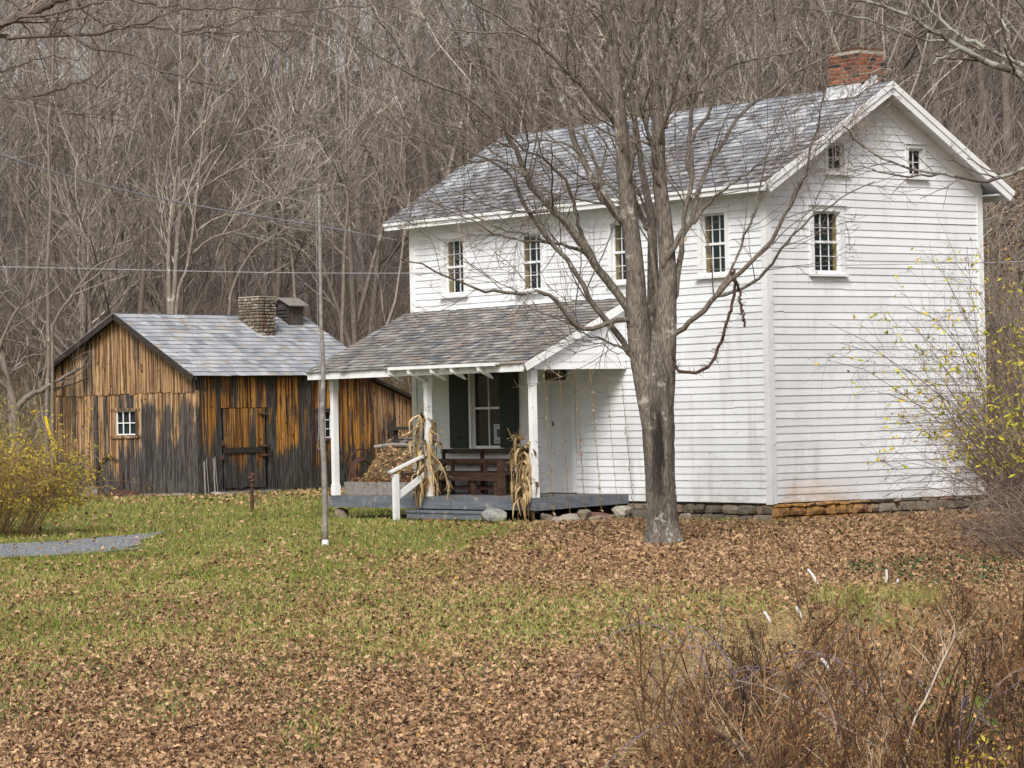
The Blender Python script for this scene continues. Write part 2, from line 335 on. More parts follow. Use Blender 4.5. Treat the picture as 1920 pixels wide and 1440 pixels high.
def cover(x, y):
    """share of the ground lying under fallen leaves"""
    n = lown(x, y, 1.1) * .5 + lown(x, y, 3.1) * .35 + lown(x, y, .45) * .35
    n2 = lown(x * 1.9 + 5, y * .33, 1.) ; d = 1 - ss(18.0, 29, y + n * 6 + n2 * 9) * (.68 + .08 * (1 - ss(-2.5, 1, x))); d = d + n2 * .22 * ss(22, 28, y) * (1 - ss(46, 52, y))
    d = d + ss(-1.0, 1.6, x + n * 1.2) * ss(33, 39, y) * .62
    d = d + .25 * ss(-3.5, 0, x) * ss(33, 37, y) * (1 - ss(44, 48, y))
    d = d - ss(43, 49, y) * (1 - ss(-1.5, 1.2, x + n * .6)) * .20
    d = d - ss(51.2, 52.6, y - .78 * (x - 4.4) * np.where(x < 4.4, -1, .0)) * .0
    d = d + ss(74, 84, y) * .2
    d = np.where((x < -4) & (y > 56) & (y < 78), d + .12, d)
    d = d + n * .38 * (1 - ss(20, 23, -y + 43)) 
    s = y - np.interp(x, XS, YSV); d = np.where(s > -3, np.maximum(d, ss(-3, 1, s)), d); d = np.maximum(d, .85 * ss(-4.6, -3.6, x) * ss(77, 82, y) * (y < 110))
    # mossy strip along the foundation
    c_, s_ = cos(.6521), sin(.6521); lx = (x - 4.6) * c_ + (y - 54.2) * s_; ly = -(x - 4.6) * s_ + (y - 54.2) * c_
    d = np.where((lx > -1.15) & (lx < 0) & (ly > -1), d - .75 * ss(-1.15, -.7, lx), d)
    d = d - np.where(y < 30, .45 * ss(.35, .9, n), 0)
    d = d + .3 * ss(2.2, 3.2, x) * ss(25, 27, y) * (1 - ss(36, 38, y))
    return np.clip(d, .06, .97)
yg = np.concatenate([np.linspace(-60, 8, 12), np.arange(9, 60, .35), np.arange(60, 110, .7), np.arange(111, 260, 2.5), np.linspace(270, 1500, 24)])
xg = np.concatenate([np.linspace(-900, -62, 14), np.arange(-60, -18, 3), np.arange(-18, 18, .35), np.arange(18, 62, 3), np.linspace(64, 900, 14)])
X, Y = np.meshgrid(xg, yg); Z = gz(X, Y); nx = len(xg); ny = len(yg)
b = MB(); ii = np.arange(nx * ny).reshape(ny, nx)
Fq = np.stack([ii[:-1, :-1], ii[:-1, 1:], ii[1:, 1:], ii[1:, :-1]], -1).reshape(-1, 4)
xm = (X[:-1, :-1] + X[1:, 1:]).ravel() / 2; ym = (Y[:-1, :-1] + Y[1:, 1:]).ravel() / 2
b.add(np.stack([X, Y, Z], -1).reshape(-1, 3), Fq, np.repeat(cover(xm, ym)[:, None], 3, 1))
t = NT('lawn_and_litter'); r_, g_, b_ = t.tone(); n1 = t.noise(14, 6, .7); n2 = t.noise(55, 4, .7); n3 = t.noise(1.1, 4)
grass = t.mix(t.mr(n3, .35, .65), t.mix(t.mr(n1, .3, .7), (.055, .07, .018), (.17, .185, .05)), t.mix(t.mr(n1, .3, .7), (.10, .10, .03), (.26, .24, .085)))
lit = t.mix(t.mr(n2, .35, .65), (.05, .03, .018), (.24, .14, .08)); lit = t.mix(t.mr(n1, .4, .62, 0, .75), lit, (.07, .085, .022))
m_ = t.mr(t.math('ADD', r_, t.math('MULTIPLY', t.math('SUBTRACT', n1, .5), 1.2)), .42, .62)
t.bump(n2, .7, .03); _x, _y, _z = t.xyz(); lit = t.mix(t.mr(_z, 3., 8.), lit, t.mix(t.mr(n2, .35, .65), (.035, .028, .024), (.12, .096, .08))); GROUND = t.out(t.mix(m_, grass, lit), .95)
tag(b.build('ground', GROUND, smooth=True), kind='structure')
def strip_path():
    pts = spline([(-30, 47.5), (-14, 47.8), (-9.4, 49.2), (-8.4, 50.5), (-7.6, 52.0), (-6.8, 53.9), (-6.2, 55.6)], 60)
    wd = np.interp(np.linspace(0, 1, 60), [0, .45, .7, .85, 1], [5.4, 5.4, 2.5, .9, .12]); m = MB(); rows = []
    d = np.gradient(pts, axis=0); d /= np.linalg.norm(d, axis=1, keepdims=True); nn = np.stack([-d[:, 1], d[:, 0]], 1)
    K = 9
    for j in range(K):
        a = (j / (K - 1) - .5); jit = 1 + (.05 * np.sin(np.arange(60) * .6 + j)) * (abs(a) > .4)
        q = pts + nn * (a * wd * jit)[:, None]; rows.append(np.c_[q, gz(q[:, 0], q[:, 1]) + .02])
    V = np.stack(rows, 1).reshape(-1, 3); ii = np.arange(60 * K).reshape(60, K)
    m.add(V, np.stack([ii[:-1, :-1], ii[:-1, 1:], ii[1:, 1:], ii[1:, :-1]], -1).reshape(-1, 4)); return m, pts, wd
pm, PPTS, PWD = strip_path()
t = NT('blue_gravel'); v = t.vor(38); n = t.noise(60, 3); _c = t.mix(t.mr(v.outputs['Color'], .2, .9), (.09, .095, .107), (.38, .39, .42)); t.bump(v.outputs['Distance'], .8, .02)
t.set(t.b, 'Base Color', _c); t.b.inputs['Roughness'].default_value = .9
tag(pm.build('path', t.m), kind='structure')
def on_path(x, y):
    d = np.min(np.hypot(x[:, None] - PPTS[None, :, 0], y[:, None] - PPTS[None, :, 1]) - PWD[None] / 2, 1); return d < -.16 + rng.normal(size=len(x)) * .12
TH, HX, HY = .6521, 4.6007, 54.1988
BPH, BX, BY = radians(50), -8.9356, 85.849
def blocked(x, y):
    c, s = cos(TH), sin(TH); lx = (x - HX) * c + (y - HY) * s; ly = -(x - HX) * s + (y - HY) * c
    h = ((lx > -.02) & (lx < 5.5) & (ly > -.02) & (ly < 11)) | ((lx > -2.3) & (lx <= 0) & (ly > 4) & (ly < 10.8))
    c, s = cos(BPH), sin(BPH); lx = (x - BX) * c + (y - BY) * s; ly = -(x - BX) * s + (y - BY) * c
    return h | ((lx > 0) & (lx < 7.3) & (ly > 0) & (ly < 6.2))
def samp(n, y0, y1, p=1.):
    y = y0 + (y1 - y0) * rng.random(n) ** p; x = (rng.random(n) * 2 - 1) * (.178 * y + .6); return x, y
def scatter_leaves():
    m = MB()
    for (y0, y1, n, sz) in ((78, 97, 26000, .10), (15.5, 22, 70000, .033), (22, 30, 84000, .036), (30, 42, 92000, .043), (42, 56, 76000, .057), (56, 100, 40000, .085)):
        x, y = samp(n, y0, y1); k = (rng.random(n) < cover(x, y) ** 1.15) & ~blocked(x, y); op = on_path(x, y); k &= ~op | (rng.random(n) < .22)
        x, y = x[k], y[k]; M_ = len(x); z = gz(x, y) + rng.random(M_) * .03 + .006
        a = rng.random(M_) * 2 * pi; ti = rng.normal(size=M_) * .75; ro = rng.normal(size=M_) * .8
        s = sz * (.45 + .9 * rng.random(M_) ** 1.3); cu = (rng.random(M_) - .15) * 1.5
        # outline in leaf space (u along, v across): two halves folded on the midrib, lobed edge
        U = np.array([-.55, -.15, .25, .6, .3, .12, -.12, -.4]); Vv = np.array([0, 0, 0, 0, .24, .44, .26, .36])
        tpl = []
        for sgn in (1, -1):
            tpl.append(np.stack([U, Vv * sgn], 1))
        T2 = np.concatenate(tpl)                                    # 16 x 2
        jit = 1 + rng.normal(size=(M_, 16)) * .12
        u = T2[None, :, 0] * jit; v_ = T2[None, :, 1] * jit * (.7 + .5 * rng.random((M_, 1)))
        h = np.abs(v_) * cu[:, None] * 1.3 + (u ** 2) * (rng.normal(size=(M_, 1)) * .55)
        u, v_, h = u * s[:, None], v_ * s[:, None], h * s[:, None]
        ct, st = np.cos(ti)[:, None], np.sin(ti)[:, None]; u2 = u * ct - h * st; h2 = u * st + h * ct
        cr, sr = np.cos(ro)[:, None], np.sin(ro)[:, None]; v2 = v_ * cr - h2 * sr; h3 = v_ * sr + h2 * cr
        ca, sa = np.cos(a)[:, None], np.sin(a)[:, None]
        PX = x[:, None] + u2 * ca - v2 * sa; PY = y[:, None] + u2 * sa + v2 * ca; PZ = z[:, None] + np.maximum(h3, -.01) + s[:, None] * .12
        V = np.stack([PX, PY, PZ], -1).reshape(-1, 3); o = (np.arange(M_) * 16)[:, None]
        f = np.stack([o + np.array([0, 1, 6, 7]), o + np.array([1, 2, 5, 6]), o + np.array([2, 3, 4, 5]), o + 8 + np.array([0, 1, 6, 7]), o + 8 + np.array([1, 2, 5, 6]), o + 8 + np.array([2, 3, 4, 5])], 1).reshape(-1, 4)
        to = np.clip(rng.normal(.52, .27, M_), 0, .9); to = np.where(rng.random(M_) < .006, 1., to)
        m.add(V, f, np.repeat(np.stack([to, rng.random(M_), rng.random(M_)], 1), 6, 0))
    tag(m.build('fallen_leaves', LEAF), 'tan and brown fallen leaves strewn over the lawn', 'leaf litter', kind='stuff')
def scatter_grass():
    m = MB()
    for (y0, y1, n, h) in ((16, 26, 24000, .045), (26, 38, 60000, .05), (38, 54, 80000, .055), (54, 90, 60000, .08)):
        x, y = samp(n, y0, y1); k = (rng.random(n) > cover(x, y) ** 1.5 * .78) & ~blocked(x, y) & (~on_path(x, y) | (rng.random(n) < .06))
        x, y = x[k], y[k]; M_ = len(x); z = gz(x, y); a = rng.random(M_) * 2 * pi; hh = h * (.5 + rng.random(M_)); wv = .006 + .00010 * y
        lean = rng.normal(size=(M_, 2)) * hh[:, None] * .5
        b0 = np.stack([x - np.cos(a) * wv, y - np.sin(a) * wv, z - .005], 1); b1 = np.stack([x + np.cos(a) * wv, y + np.sin(a) * wv, z - .005], 1)
        tp = np.stack([x + lean[:, 0], y + lean[:, 1], z + hh], 1)
        V = np.stack([b0, b1, tp], 1).reshape(-1, 3); c = np.clip(.35 + .5 * cover(x, y) + lown(x, y, .7) * .3 + rng.normal(size=M_) * .2, 0, 1)
        c = np.where(y > 38, c - .12, c)
        m.add(V, np.arange(M_ * 3).reshape(-1, 3), np.stack([np.clip(c, 0, 1), rng.random(M_) * .6, rng.random(M_)], 1))
    tag(m.build('lawn_grass', GRASSM), 'short green and straw coloured grass of the lawn', 'grass', kind='stuff')
scatter_leaves(); scatter_grass()


# ------------------------------------------------------------------ the white house
house = empty('farmhouse', (HX, HY, 0), TH, 'two storey white clapboard farmhouse with a slate roof, brick chimney and front porch', 'house')
L, G, ZB, ZT = 10.91, 5.46, .40, 6.15
def mapF(a, n, z): return (-n, a, z)
def mapG(a, n, z): return (a, -n, z)
def mapL(a, n, z): return (a, L + n, z)
def mapK(a, n, z): return (G + n, a, z)
def siding(m, mp, a0, a1, z0, z1, holes, lim=None, exposure=.132, th=.017, seed=0):
    g = np.random.default_rng(seed); zs = [z0]
    while zs[-1] < z1 - .02: zs.append(min(z1, zs[-1] + exposure * (1 + g.normal() * .03)))
    for c0, c1 in zip(zs[:-1], zs[1:]):
        # split each course into boards and at the openings
        jo = [a0] ; x = a0 + g.random() * 3.5
        while x < a1: jo.append(x); x += 2.2 + g.random() * 2.4
        jo.append(a1); br = [(p, q) for p, q in zip(jo[:-1], jo[1:]) if q - p > .01]
        for p, q in br:
            tone = (g.random(), g.random(), g.random()); sag = [g.normal() * .006 for _ in range(2)]
            zc = sorted({c0, c1} | {h[k] for h in holes for k in (2, 3) if c0 < h[k] < c1 and h[0] < q and h[1] > p})
            for s0, s1 in zip(zc[:-1], zc[1:]):
                seg = [(p, q)]
                for h in holes:
                    if h[2] < (s0 + s1) / 2 < h[3]:
                        ns = []
                        for u0, u1 in seg:
                            if h[1] <= u0 or h[0] >= u1: ns.append((u0, u1)); continue
                            if u0 < h[0]: ns.append((u0, h[0]))
                            if u1 > h[1]: ns.append((h[1], u1))
                        seg = ns
                n0 = th * (1 - (s0 - c0) / (c1 - c0)) + .006; n1 = th * (1 - (s1 - c0) / (c1 - c0)) + .006
                for u0, u1 in seg:
                    if lim:
                        l0, r0 = lim(s0); l1, r1 = lim(s1); A0, A1, B0, B1 = max(u0, l0), min(u1, r0), max(u0, l1), min(u1, r1)
                        if A1 - A0 < .02 or B1 <= B0: continue
                    else: A0, A1, B0, B1 = u0, u1, u0, u1
                    e0 = sag[0] if s0 == c0 else 0; e1 = sag[1] if s0 == c0 else 0
                    m.hexa([mp(A0 + .002, n0, s0 + e0), mp(A1 - .002, n0, s0 + e1), mp(A1 - .002, 0, s0 + e1), mp(A0 + .002, 0, s0 + e0), mp(B0 + .001, n1, s1 + .004), mp(B1 - .001, n1, s1 + .004), mp(B1 - .001, 0, s1 + .004), mp(B0 + .001, 0, s1 + .004)], tone)
# window openings (a0, a1, z0, z1)
SW, SHH = .66, 1.11
front_w = [(9.07, 9.07 + SW, 4.56, 5.67), (6.53, 6.53 + SW, 4.52, 5.63), (3.69, 3.69 + SW, 4.56, 5.67), (1.08, 1.08 + SW, 4.56, 5.67)]
gable_w = [(1.13, 1.13 + SW, 4.54, 5.65)]
attic_w = [(1.52, 1.92, 6.39, 6.90), (3.57, 3.95, 6.37, 6.88)]
store_w = (7.93, 8.92, 1.43, 3.02); door_o = (5.66, 6.36, .60, 2.66)
TRW = .10
def grown(h, t_=TRW, s=.06): return (h[0] - t_ + .01, h[1] + t_ - .01, h[2] - s, h[3] + t_ - .01)
f_holes = [grown(h) for h in front_w] + [grown(store_w), (door_o[0] - .11, door_o[1] + .11, .5, door_o[3] + .11)]
ROOFM = .614; ZE = 6.107
def limG(z):
    if z < ZT - .1: return (.0, G)
    k = (z - (ZE + ROOFM * .4 - .27)) / ROOFM; k = max(0, k); return (k, G - k)
m = MB(); siding(m, mapF, .06, L - .06, ZB, ZT - .02, f_holes, seed=1); m.build('front_siding', WHITE, house)
m = MB(); siding(m, mapG, .06, G - .06, ZB, 8.0, [grown(h) for h in gable_w] + [grown(h, .07, .05) for h in attic_w], limG, .137, seed=2); m.build('gable_siding', WHITE, house)
m = MB(); siding(m, mapL, .06, G - .06, ZB, 8.0, [], limG, .16, seed=3); siding(m, mapK, .06, L - .06, ZB, ZT - .02, [], None, .16, seed=4); m.build('rear_siding', WHITE, house)
# core: dark interior set back from the cladding so that every opening has depth
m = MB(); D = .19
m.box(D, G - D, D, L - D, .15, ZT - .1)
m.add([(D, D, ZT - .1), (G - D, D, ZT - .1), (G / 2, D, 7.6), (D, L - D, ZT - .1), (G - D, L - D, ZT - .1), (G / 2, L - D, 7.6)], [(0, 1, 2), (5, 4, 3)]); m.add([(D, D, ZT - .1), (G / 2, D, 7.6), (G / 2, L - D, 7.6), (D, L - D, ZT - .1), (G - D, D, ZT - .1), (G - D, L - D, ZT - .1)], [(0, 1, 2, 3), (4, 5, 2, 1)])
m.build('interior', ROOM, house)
for (cx, cy, sx, sy) in ((0, 0, -1, -1), (G, 0, 1, -1), (0, L, -1, 1), (G, L, 1, 1)):
    m = MB()   # two boards meeting at the corner, one lapping the other
    m.box(min(cx + sx * .036, cx - sx * .10), max(cx + sx * .036, cx - sx * .10), min(cy + sy * .036, cy + sy * .002), max(cy + sy * .036, cy + sy * .002), ZB - .02, ZT + .03)
    m.box(min(cx + sx * .039, cx + sx * .003), max(cx + sx * .039, cx + sx * .003), min(cy + sy * .039, cy - sy * .11), max(cy + sy * .039, cy - sy * .11), ZB - .03, ZT + .03); m.build('corner_board', TRIM, house)
# frieze along the raked gable and under the eaves
for mp, off in ((mapG, 0), (mapL, 0)):
    for sgn in (0, 1):
        m = MB()
        for (w0, w1) in ((-.02, .30),):
            P = []
            xa, xb = -.0, G / 2
            for x in (xa, xb):
                zt_ = ZE + ROOFM * (x + .4) - .075; P.append((x, zt_)); 
            (x0, z0_), (x1, z1_) = P
            q = [(x0, z0_ - w1), (x1, z1_ - w1), (x1, z1_), (x0, z0_)]
            if sgn: q = [(G - a, z) for a, z in q]
            m.hexa([mp(q[0][0], .038, q[0][1]), mp(q[1][0], .038, q[1][1]), mp(q[1][0], .0, q[1][1]), mp(q[0][0], .0, q[0][1]), mp(q[3][0], .038, q[3][1]), mp(q[2][0], .038, q[2][1]), mp(q[2][0], .0, q[2][1]), mp(q[3][0], .0, q[3][1])])
        m.build('frieze_board', TRIM, house)
def slates(m, mp, a0, a1, s0, s1, ex=.2, wd=.26, th=.012, seed=0, tf=None):
    """mp(a, s, n): a along the eave, s up the slope, n off the slope"""
    g = np.random.default_rng(seed); s = s0 - .03
    row = 0
    while s < s1 - .02:
        top = min(s + ex * 1.25, s1); a = a0 - g.random() * wd * .5
        while a < a1:
            w_ = wd * (.75 + .5 * g.random()); p, q = max(a + .002, a0), min(a + w_ - .002, a1); a += w_
            if q - p < .02: continue
            lift = th * 1.6 + g.random() * .006; dd = g.normal() * .008; sl_ = g.normal() * .006
            to = g.random(); g2 = tf((p + q) / 2, s, g) if tf else 0
            n0 = lift + .012; n1 = .004
            m.hexa([mp(p, s + dd, n0 - th), mp(q, s + dd + sl_, n0 - th), mp(q, top, n1 - .002), mp(p, top, n1 - .002), mp(p, s + dd, n0), mp(q, s + dd + sl_, n0 + g.normal() * .002), mp(q, top, n1 + .004), mp(p, top, n1 + .004)], (to, g2, g.random()))
        s += ex; row += 1
cs = 1 / math.hypot(1, ROOFM); sn_ = ROOFM * cs; RL = (G / 2 + .4) / cs
def roofF(a, s, n): return (-.4 + s * cs - n * sn_, a, ZE + s * sn_ + n * cs)
def roofK(a, s, n): return (G + .4 - s * cs + n * sn_, a, ZE + s * sn_ + n * cs)
m = MB()
for rf in (roofF, roofK): m.hexa([rf(-.46, 0, -.07), rf(L + .36, 0, -.07), rf(L + .36, RL, -.07), rf(-.46, RL, -.07), rf(-.46, 0, 0), rf(L + .36, 0, 0), rf(L + .36, RL, 0), rf(-.46, RL, 0)])
roof = m.build('roof', PORCHW, house)
def tfh(a, s, g): 
    v = ss(1.9, .5, s) if False else 1 - ss(.7, 2.5, s + .5 * sin(a * 1.3) + .3 * sin(a * 3.1)); return float(np.clip(v * (.35 + .8 * g.random()) + (g.random() < .06) * .5, 0, 1))
m = MB(); slates(m, roofF, -.50, L + .39, 0, RL, .165, .25, .010, 5, tfh); slates(m, roofK, -.50, L + .39, 0, RL, .165, .3, .010, 6, tfh)
m.build('slates', SLATE_H, roof)
for rf in (roofF, roofK):
    for a0, a1 in ((-.50, -.462), (L + .362, L + .40)):
        m = MB(); m.hexa([rf(a0, -.03, -.20), rf(a1, -.03, -.20), rf(a1, RL + .0, -.20), rf(a0, RL, -.20), rf(a0, -.03, -.005), rf(a1, -.03, -.005), rf(a1, RL, -.005), rf(a0, RL, -.005)]); m.build('rake_board', TRIM, roof)
    a0, a1 = (-.525, -.502); m = MB()
    m.hexa([rf(a0, -.03, -.09), rf(a1, -.03, -.09), rf(a1, RL + .0, -.09), rf(a0, RL, -.09), rf(a0, -.03, .008), rf(a1, -.03, .008), rf(a1, RL, .008), rf(a0, RL, .008)]); m.build('rake_moulding', TRIM, roof)
m = MB()
m.box(-.435, -.402, -.455, L + .358, ZE - .16, ZE - .01); m.box(-.47, -.437, -.44, L + .34, ZE - .07, ZE - .015); m.box(G + .402, G + .435, -.455, L + .358, ZE - .16, ZE - .01)
m.build('fascia', TRIM, roof)
m = MB(); m.box(-.40, -.002, -.44, L + .34, ZE - .06 - .02, ZE - .055); m.box(G + .002, G + .40, -.44, L + .34, ZE - .08, ZE - .055)
m.build('soffit', PORCHW, roof)
# chimney
def chim(m, x0, x1, y0, y1, z0, z1, seed=0):
    g = np.random.default_rng(seed); z = z0; r = 0
    while z < z1 - .03:
        h = min(.056, z1 - z - .004)
        for (ax, c, o, a0, a1) in (('y', x0, -1, y0, y1), ('y', x1, 1, y0, y1), ('x', y0, -1, x0, x1), ('x', y1, 1, x0, x1)):
            a = a0 - (.11 if r % 2 else 0)
            while a < a1 - .01:
                p, q = max(a, a0), min(a + .20, a1); a += .212 * (1 if g.random() < .9 else .55)
                if q - p < .02: continue
                e = g.random() * .006; t_ = g.random() if g.random() > .1 else 0
                if ax == 'y': m.box(min(c, c + o * (.008 + e)), max(c, c + o * (.008 + e)), p, q, z, z + h, (t_, g.random(), 0))
                else: m.box(p, q, min(c, c + o * (.008 + e)), max(c, c + o * (.008 + e)), z, z + h, (t_, g.random(), 0))
        z += .075; r += 1
CX0, CX1, CY0, CY1 = 2.42, 3.04, .03, .86
m = MB(); m.box(CX0, CX1, CY0, CY1, 7.5, 8.66); ch = m.build('chimney', MORTAR, roof)
m = MB(); chim(m, CX0, CX1, CY0, CY1, 7.86, 8.62, 3); m.box(CX0 - .012, CX1 + .012, CY0 - .012, CY1 + .012, 8.665, 8.70, (.12, .5, 0)); m.build('brickwork', BRICK, ch)
m = MB()
zf = lambda x: ZE + ROOFM * (x + .4)
# crumpled sheet flashing: front apron and stepped sides
g = np.random.default_rng(5)
def sheet(m, f, nu, nv, amp):
    V = [];
    for i in range(nu):
        for j in range(nv): p = f(i / (nu - 1), j / (nv - 1)); V.append([c + g.normal() * amp for c in p])
    ii = np.arange(nu * nv).reshape(nu, nv); m.add(V, np.stack([ii[:-1, :-1], ii[1:, :-1], ii[1:, 1:], ii[:-1, 1:]], -1).reshape(-1, 4))
sheet(m, lambda u, v: (CX0 - .03, CY0 - .05 + u * (CY1 - CY0 + .1), zf(CX0) + .03 + v * .17), 9, 4, .008)
sheet(m, lambda u, v: (CX0 - .03 - v * .16, CY0 - .08 + u * (CY1 - CY0 + .16), zf(CX0 - .03 - v * .16) + .05), 9, 4, .008)
sheet(m, lambda u, v: (CX0 + u * .22, CY0 - .03, zf(CX0 + u * .22) + .03 + v * .12), 4, 3, .006)
sheet(m, lambda u, v: (CX0 + .24 + u * .18, CY0 - .035, zf(CX0 + .24 + u * .1) + .03 + v * .14), 4, 3, .006)
sheet(m, lambda u, v: (CX0 + u * .3, CY0 - .03 - v * .08, zf(CX0 + u * .3) + .05), 4, 3, .006)
m.build('flashing', FLASH, roof)
# windows
def window(mp, h, nx_, nz_, mid=True, trim=TRW, label=None, tw=.012, deep=.035, jamb=True, blind=True):
    a0, a1, z0, z1 = h; o = MB(); th = .045
    # casing: head, sides, sill
    def bx(m, A0, A1, n0, n1, Z0, Z1, tone=.5):
        P = [mp(A0, n0, Z0), mp(A1, n0, Z0), mp(A1, n1, Z0), mp(A0, n1, Z0), mp(A0, n0, Z1), mp(A1, n0, Z1), mp(A1, n1, Z1), mp(A0, n1, Z1)]; m.hexa(P, tone)
    bx(o, a0 - trim, a0 - .001, -.05, th, z0 - .03, z1 + trim); bx(o, a1 + .001, a1 + trim, -.05, th, z0 - .03, z1 + trim); bx(o, a0 - .001, a1 + .001, -.05, th, z1, z1 + trim)
    bx(o, a0 - trim - .02, a1 + trim + .02, -.02, th + .035, z1 + trim + .001, z1 + trim + .03)
    w_ = o.build('window', TRIM, house)
    if label: w_['label'] = label
    s = MB(); bx(s, a0 - trim - .03, a1 + trim + .03, -.05, th + .06, z0 - .075, z0 - .032); s.build('sill', TRIM, w_)
    s = MB(); zm = (z0 + z1) / 2; fr = .026
    n0, n1 = -deep - .03, -deep
    bx(s, a0, a0 + fr, n0, n1, z0, z1); bx(s, a1 - fr, a1, n0, n1, z0, z1); bx(s, a0 + fr, a1 - fr, n0, n1, z0 - .03, z0 + .04); bx(s, a0 + fr, a1 - fr, n0, n1, z1 - .035, z1)
    if mid: bx(s, a0 + fr, a1 - fr, n0, n1 + .018, zm - .022, zm + .022)
    for i in range(1, nx_): 
        x = a0 + fr + (a1 - a0 - 2 * fr) * i / nx_; bx(s, x - tw / 2, x + tw / 2, n0 + .004, n1 - .004, z0 + .04, z1 - .035)
    for i in range(1, nz_):
        if mid and i == nz_ / 2: continue
        z = z0 + .04 + (z1 - z0 - .075) * i / nz_; bx(s, a0 + fr, a1 - fr, n0 + .006, n1 - .006, z - tw / 2, z + tw / 2)
    s.build('sash', TRIM, w_)
    s = MB(); bx(s, a0 + fr, a1 - fr, n0 + .012, n0 + .016, z0 + .03, z1 - .03); s.build('pane', GLASS, w_)
    s = MB(); 
    if jamb: bx(s, a0 - .02, a0 - .002, -D + .002, -.052, z0, z1); bx(s, a1 + .002, a1 + .02, -D + .002, -.052, z0, z1); bx(s, a0, a1, -D + .002, -.052, z0 - .05, z0 - .031); s.build('jamb', OCHRE, w_)
    if blind:
        s = MB(); bx(s, a0 + .01, a1 - .01, -D + .006, -D + .012, z0 + (z1 - z0) * (.3 if a0 < 3 else .05), z1); s.build('blind', BLIND, w_)
    return w_
nm = ['far left upstairs window, above the porch roof', 'second upstairs window from the left, over the porch roof', 'third upstairs window, mostly behind the maple trunk', 'upstairs window nearest the house corner']
for h, l in zip(front_w, nm): window(mapF, h, 3, 4, label='white sash window, ' + l)
window(mapG, gable_w[0], 3, 4, label='white sash window with chipped casing, low on the gable wall')
for h, l in zip(attic_w, ['left', 'right']): window(mapG, h, 2, 2, False, .07, label='small four pane attic window, %s of the two under the roof peak' % l, jamb=False, blind=False)
sw = window(mapF, store_w, 2, 2, True, .07, label='large shop window under the porch between dark shutters', tw=.025, jamb=False, blind=False)
for a0, a1, l in ((store_w[1] + .085, store_w[1] + .085 + .62, 'left'), (7.33, 7.90 + .03, 'right')):
    m = MB(); m.box(-.062, -.040, a0, a1, 1.43, 3.04)
    for k in (0, 1): 
        zb_ = 1.50 + k * .78; m.box(-.066, -.0622, a0 + .07, a1 - .07, zb_, zb_ + .70)
    for k in range(1, 5): x = a0 + (a1 - a0) * k / 5; m.box(-.0632, -.0622, x - .004, x + .004, 1.43, 3.04)
    s = m.build('shutter', SHUT, house); s['label'] = 'dark green shutter %s of the shop window' % l
    m = MB(); c = (a0 + a1) / 2; m.bar((-.072, c - .1, 1.66), (-.072, c + .1, 1.66), .006, .02); m.bar((-.072, c - .03, 1.64), (-.072, c + .03, 1.64), .006, .06); m.build('shutter_latch', BLACKI, s)
# poster in the shop window
t = NT('printed_poster'); POST = t.out((.42, .48, .52), .7); PDARK = simple('poster_print_dark', (.05, .05, .06), .7, .2); PWARM = simple('poster_print_orange', (.42, .2, .07), .7, .2)
m = MB(); m.box(.058, .0605, 7.965, 8.29, 1.51, 1.90); ps = m.build('notice', POST, sw)
m = MB(); m.box(.055, .0575, 8.06, 8.19, 1.64, 1.80); m.box(.055, .0575, 7.99, 8.27, 1.85, 1.858)
for k in range(4): m.box(.055, .0575, 7.99 + k * .07, 8.02 + k * .07, 1.545, 1.575)
m.build('poster_print', PDARK, ps)
ps.parent = house; ps['label'] = 'pale notice taped in the lower right shop window pane'
# door
m = MB()
m.box(-.045, .05, door_o[0] - .10, door_o[0], .55, door_o[3] + .10); m.box(-.045, .05, door_o[1], door_o[1] + .10, .55, door_o[3] + .10); m.box(-.045, .05, door_o[0], door_o[1], door_o[3], door_o[3] + .10); m.box(-.06, -.02, door_o[0] - .12, door_o[1] + .12, door_o[3] + .101, door_o[3] + .13)
m.build('door_frame', PORCHW, house)
m = MB(); a0, a1 = door_o[:2]; m.box(.03, .06, a0 + .004, a1 - .004, .545, 2.655)
for (p, q, z0, z1) in ((.0, .08, .61, 2.655), (.62, .70, .61, 2.655), (.08, .62, .61, .78), (.08, .62, 1.30, 1.40), (.08, .62, 2.55, 2.655), (.33, .37, 1.40, 2.55)): m.box(.018, .0299, a0 + p + .004, min(a0 + q, a1 - .004), z0, z1)
door = m.build('door', white_trim('door_paint', .86), house)
m = MB(); m.box(-.002, .018, a1 - .065, a1 - .04, 1.32, 1.36); m.tubes([[(-.03, a1 - .05, 1.34), (-.015, a1 - .05, 1.34), (.018, a1 - .05, 1.34)]], [[.022, .028, .01]], 10, cap=True); m.build('door_knob', TRIM, door)
m = MB(); m.box(.012, .018, a1 - .07, a1 - .03, 1.84, 1.93); m.build('latch', BLACKI, door)
# foundation of field stones
def blob(): 
    import bmesh
    bm = bmesh.new(); bmesh.ops.create_icosphere(bm, subdivisions=2, radius=1); V = np.array([v.co[:] for v in bm.verts]); Fc = np.array([[v.index for v in f.verts] for f in bm.faces]); bm.free(); return V, Fc
ICO = blob()
def stone(m, c, sz, tone=(.5, 0, 0), sq=.6, rot=None, seed=0, bumpy=.12):
    g = np.random.default_rng(seed); V = ICO[0].copy(); V = np.sign(V) * np.abs(V) ** sq; k = g.normal(size=(5, 3)); ph = g.random(5) * 6
    d = sum(np.sin(V @ k[i] * 1.6 + ph[i]) for i in range(5)) * bumpy / 2.2; V = V * (1 + d[:, None])
    V = V * (np.array(sz) / 2)
    if rot is not None: c_, s_ = cos(rot), sin(rot); V = np.c_[V[:, 0] * c_ - V[:, 1] * s_, V[:, 0] * s_ + V[:, 1] * c_, V[:, 2]]
    m.add(V + np.array(c), ICO[1], tone)
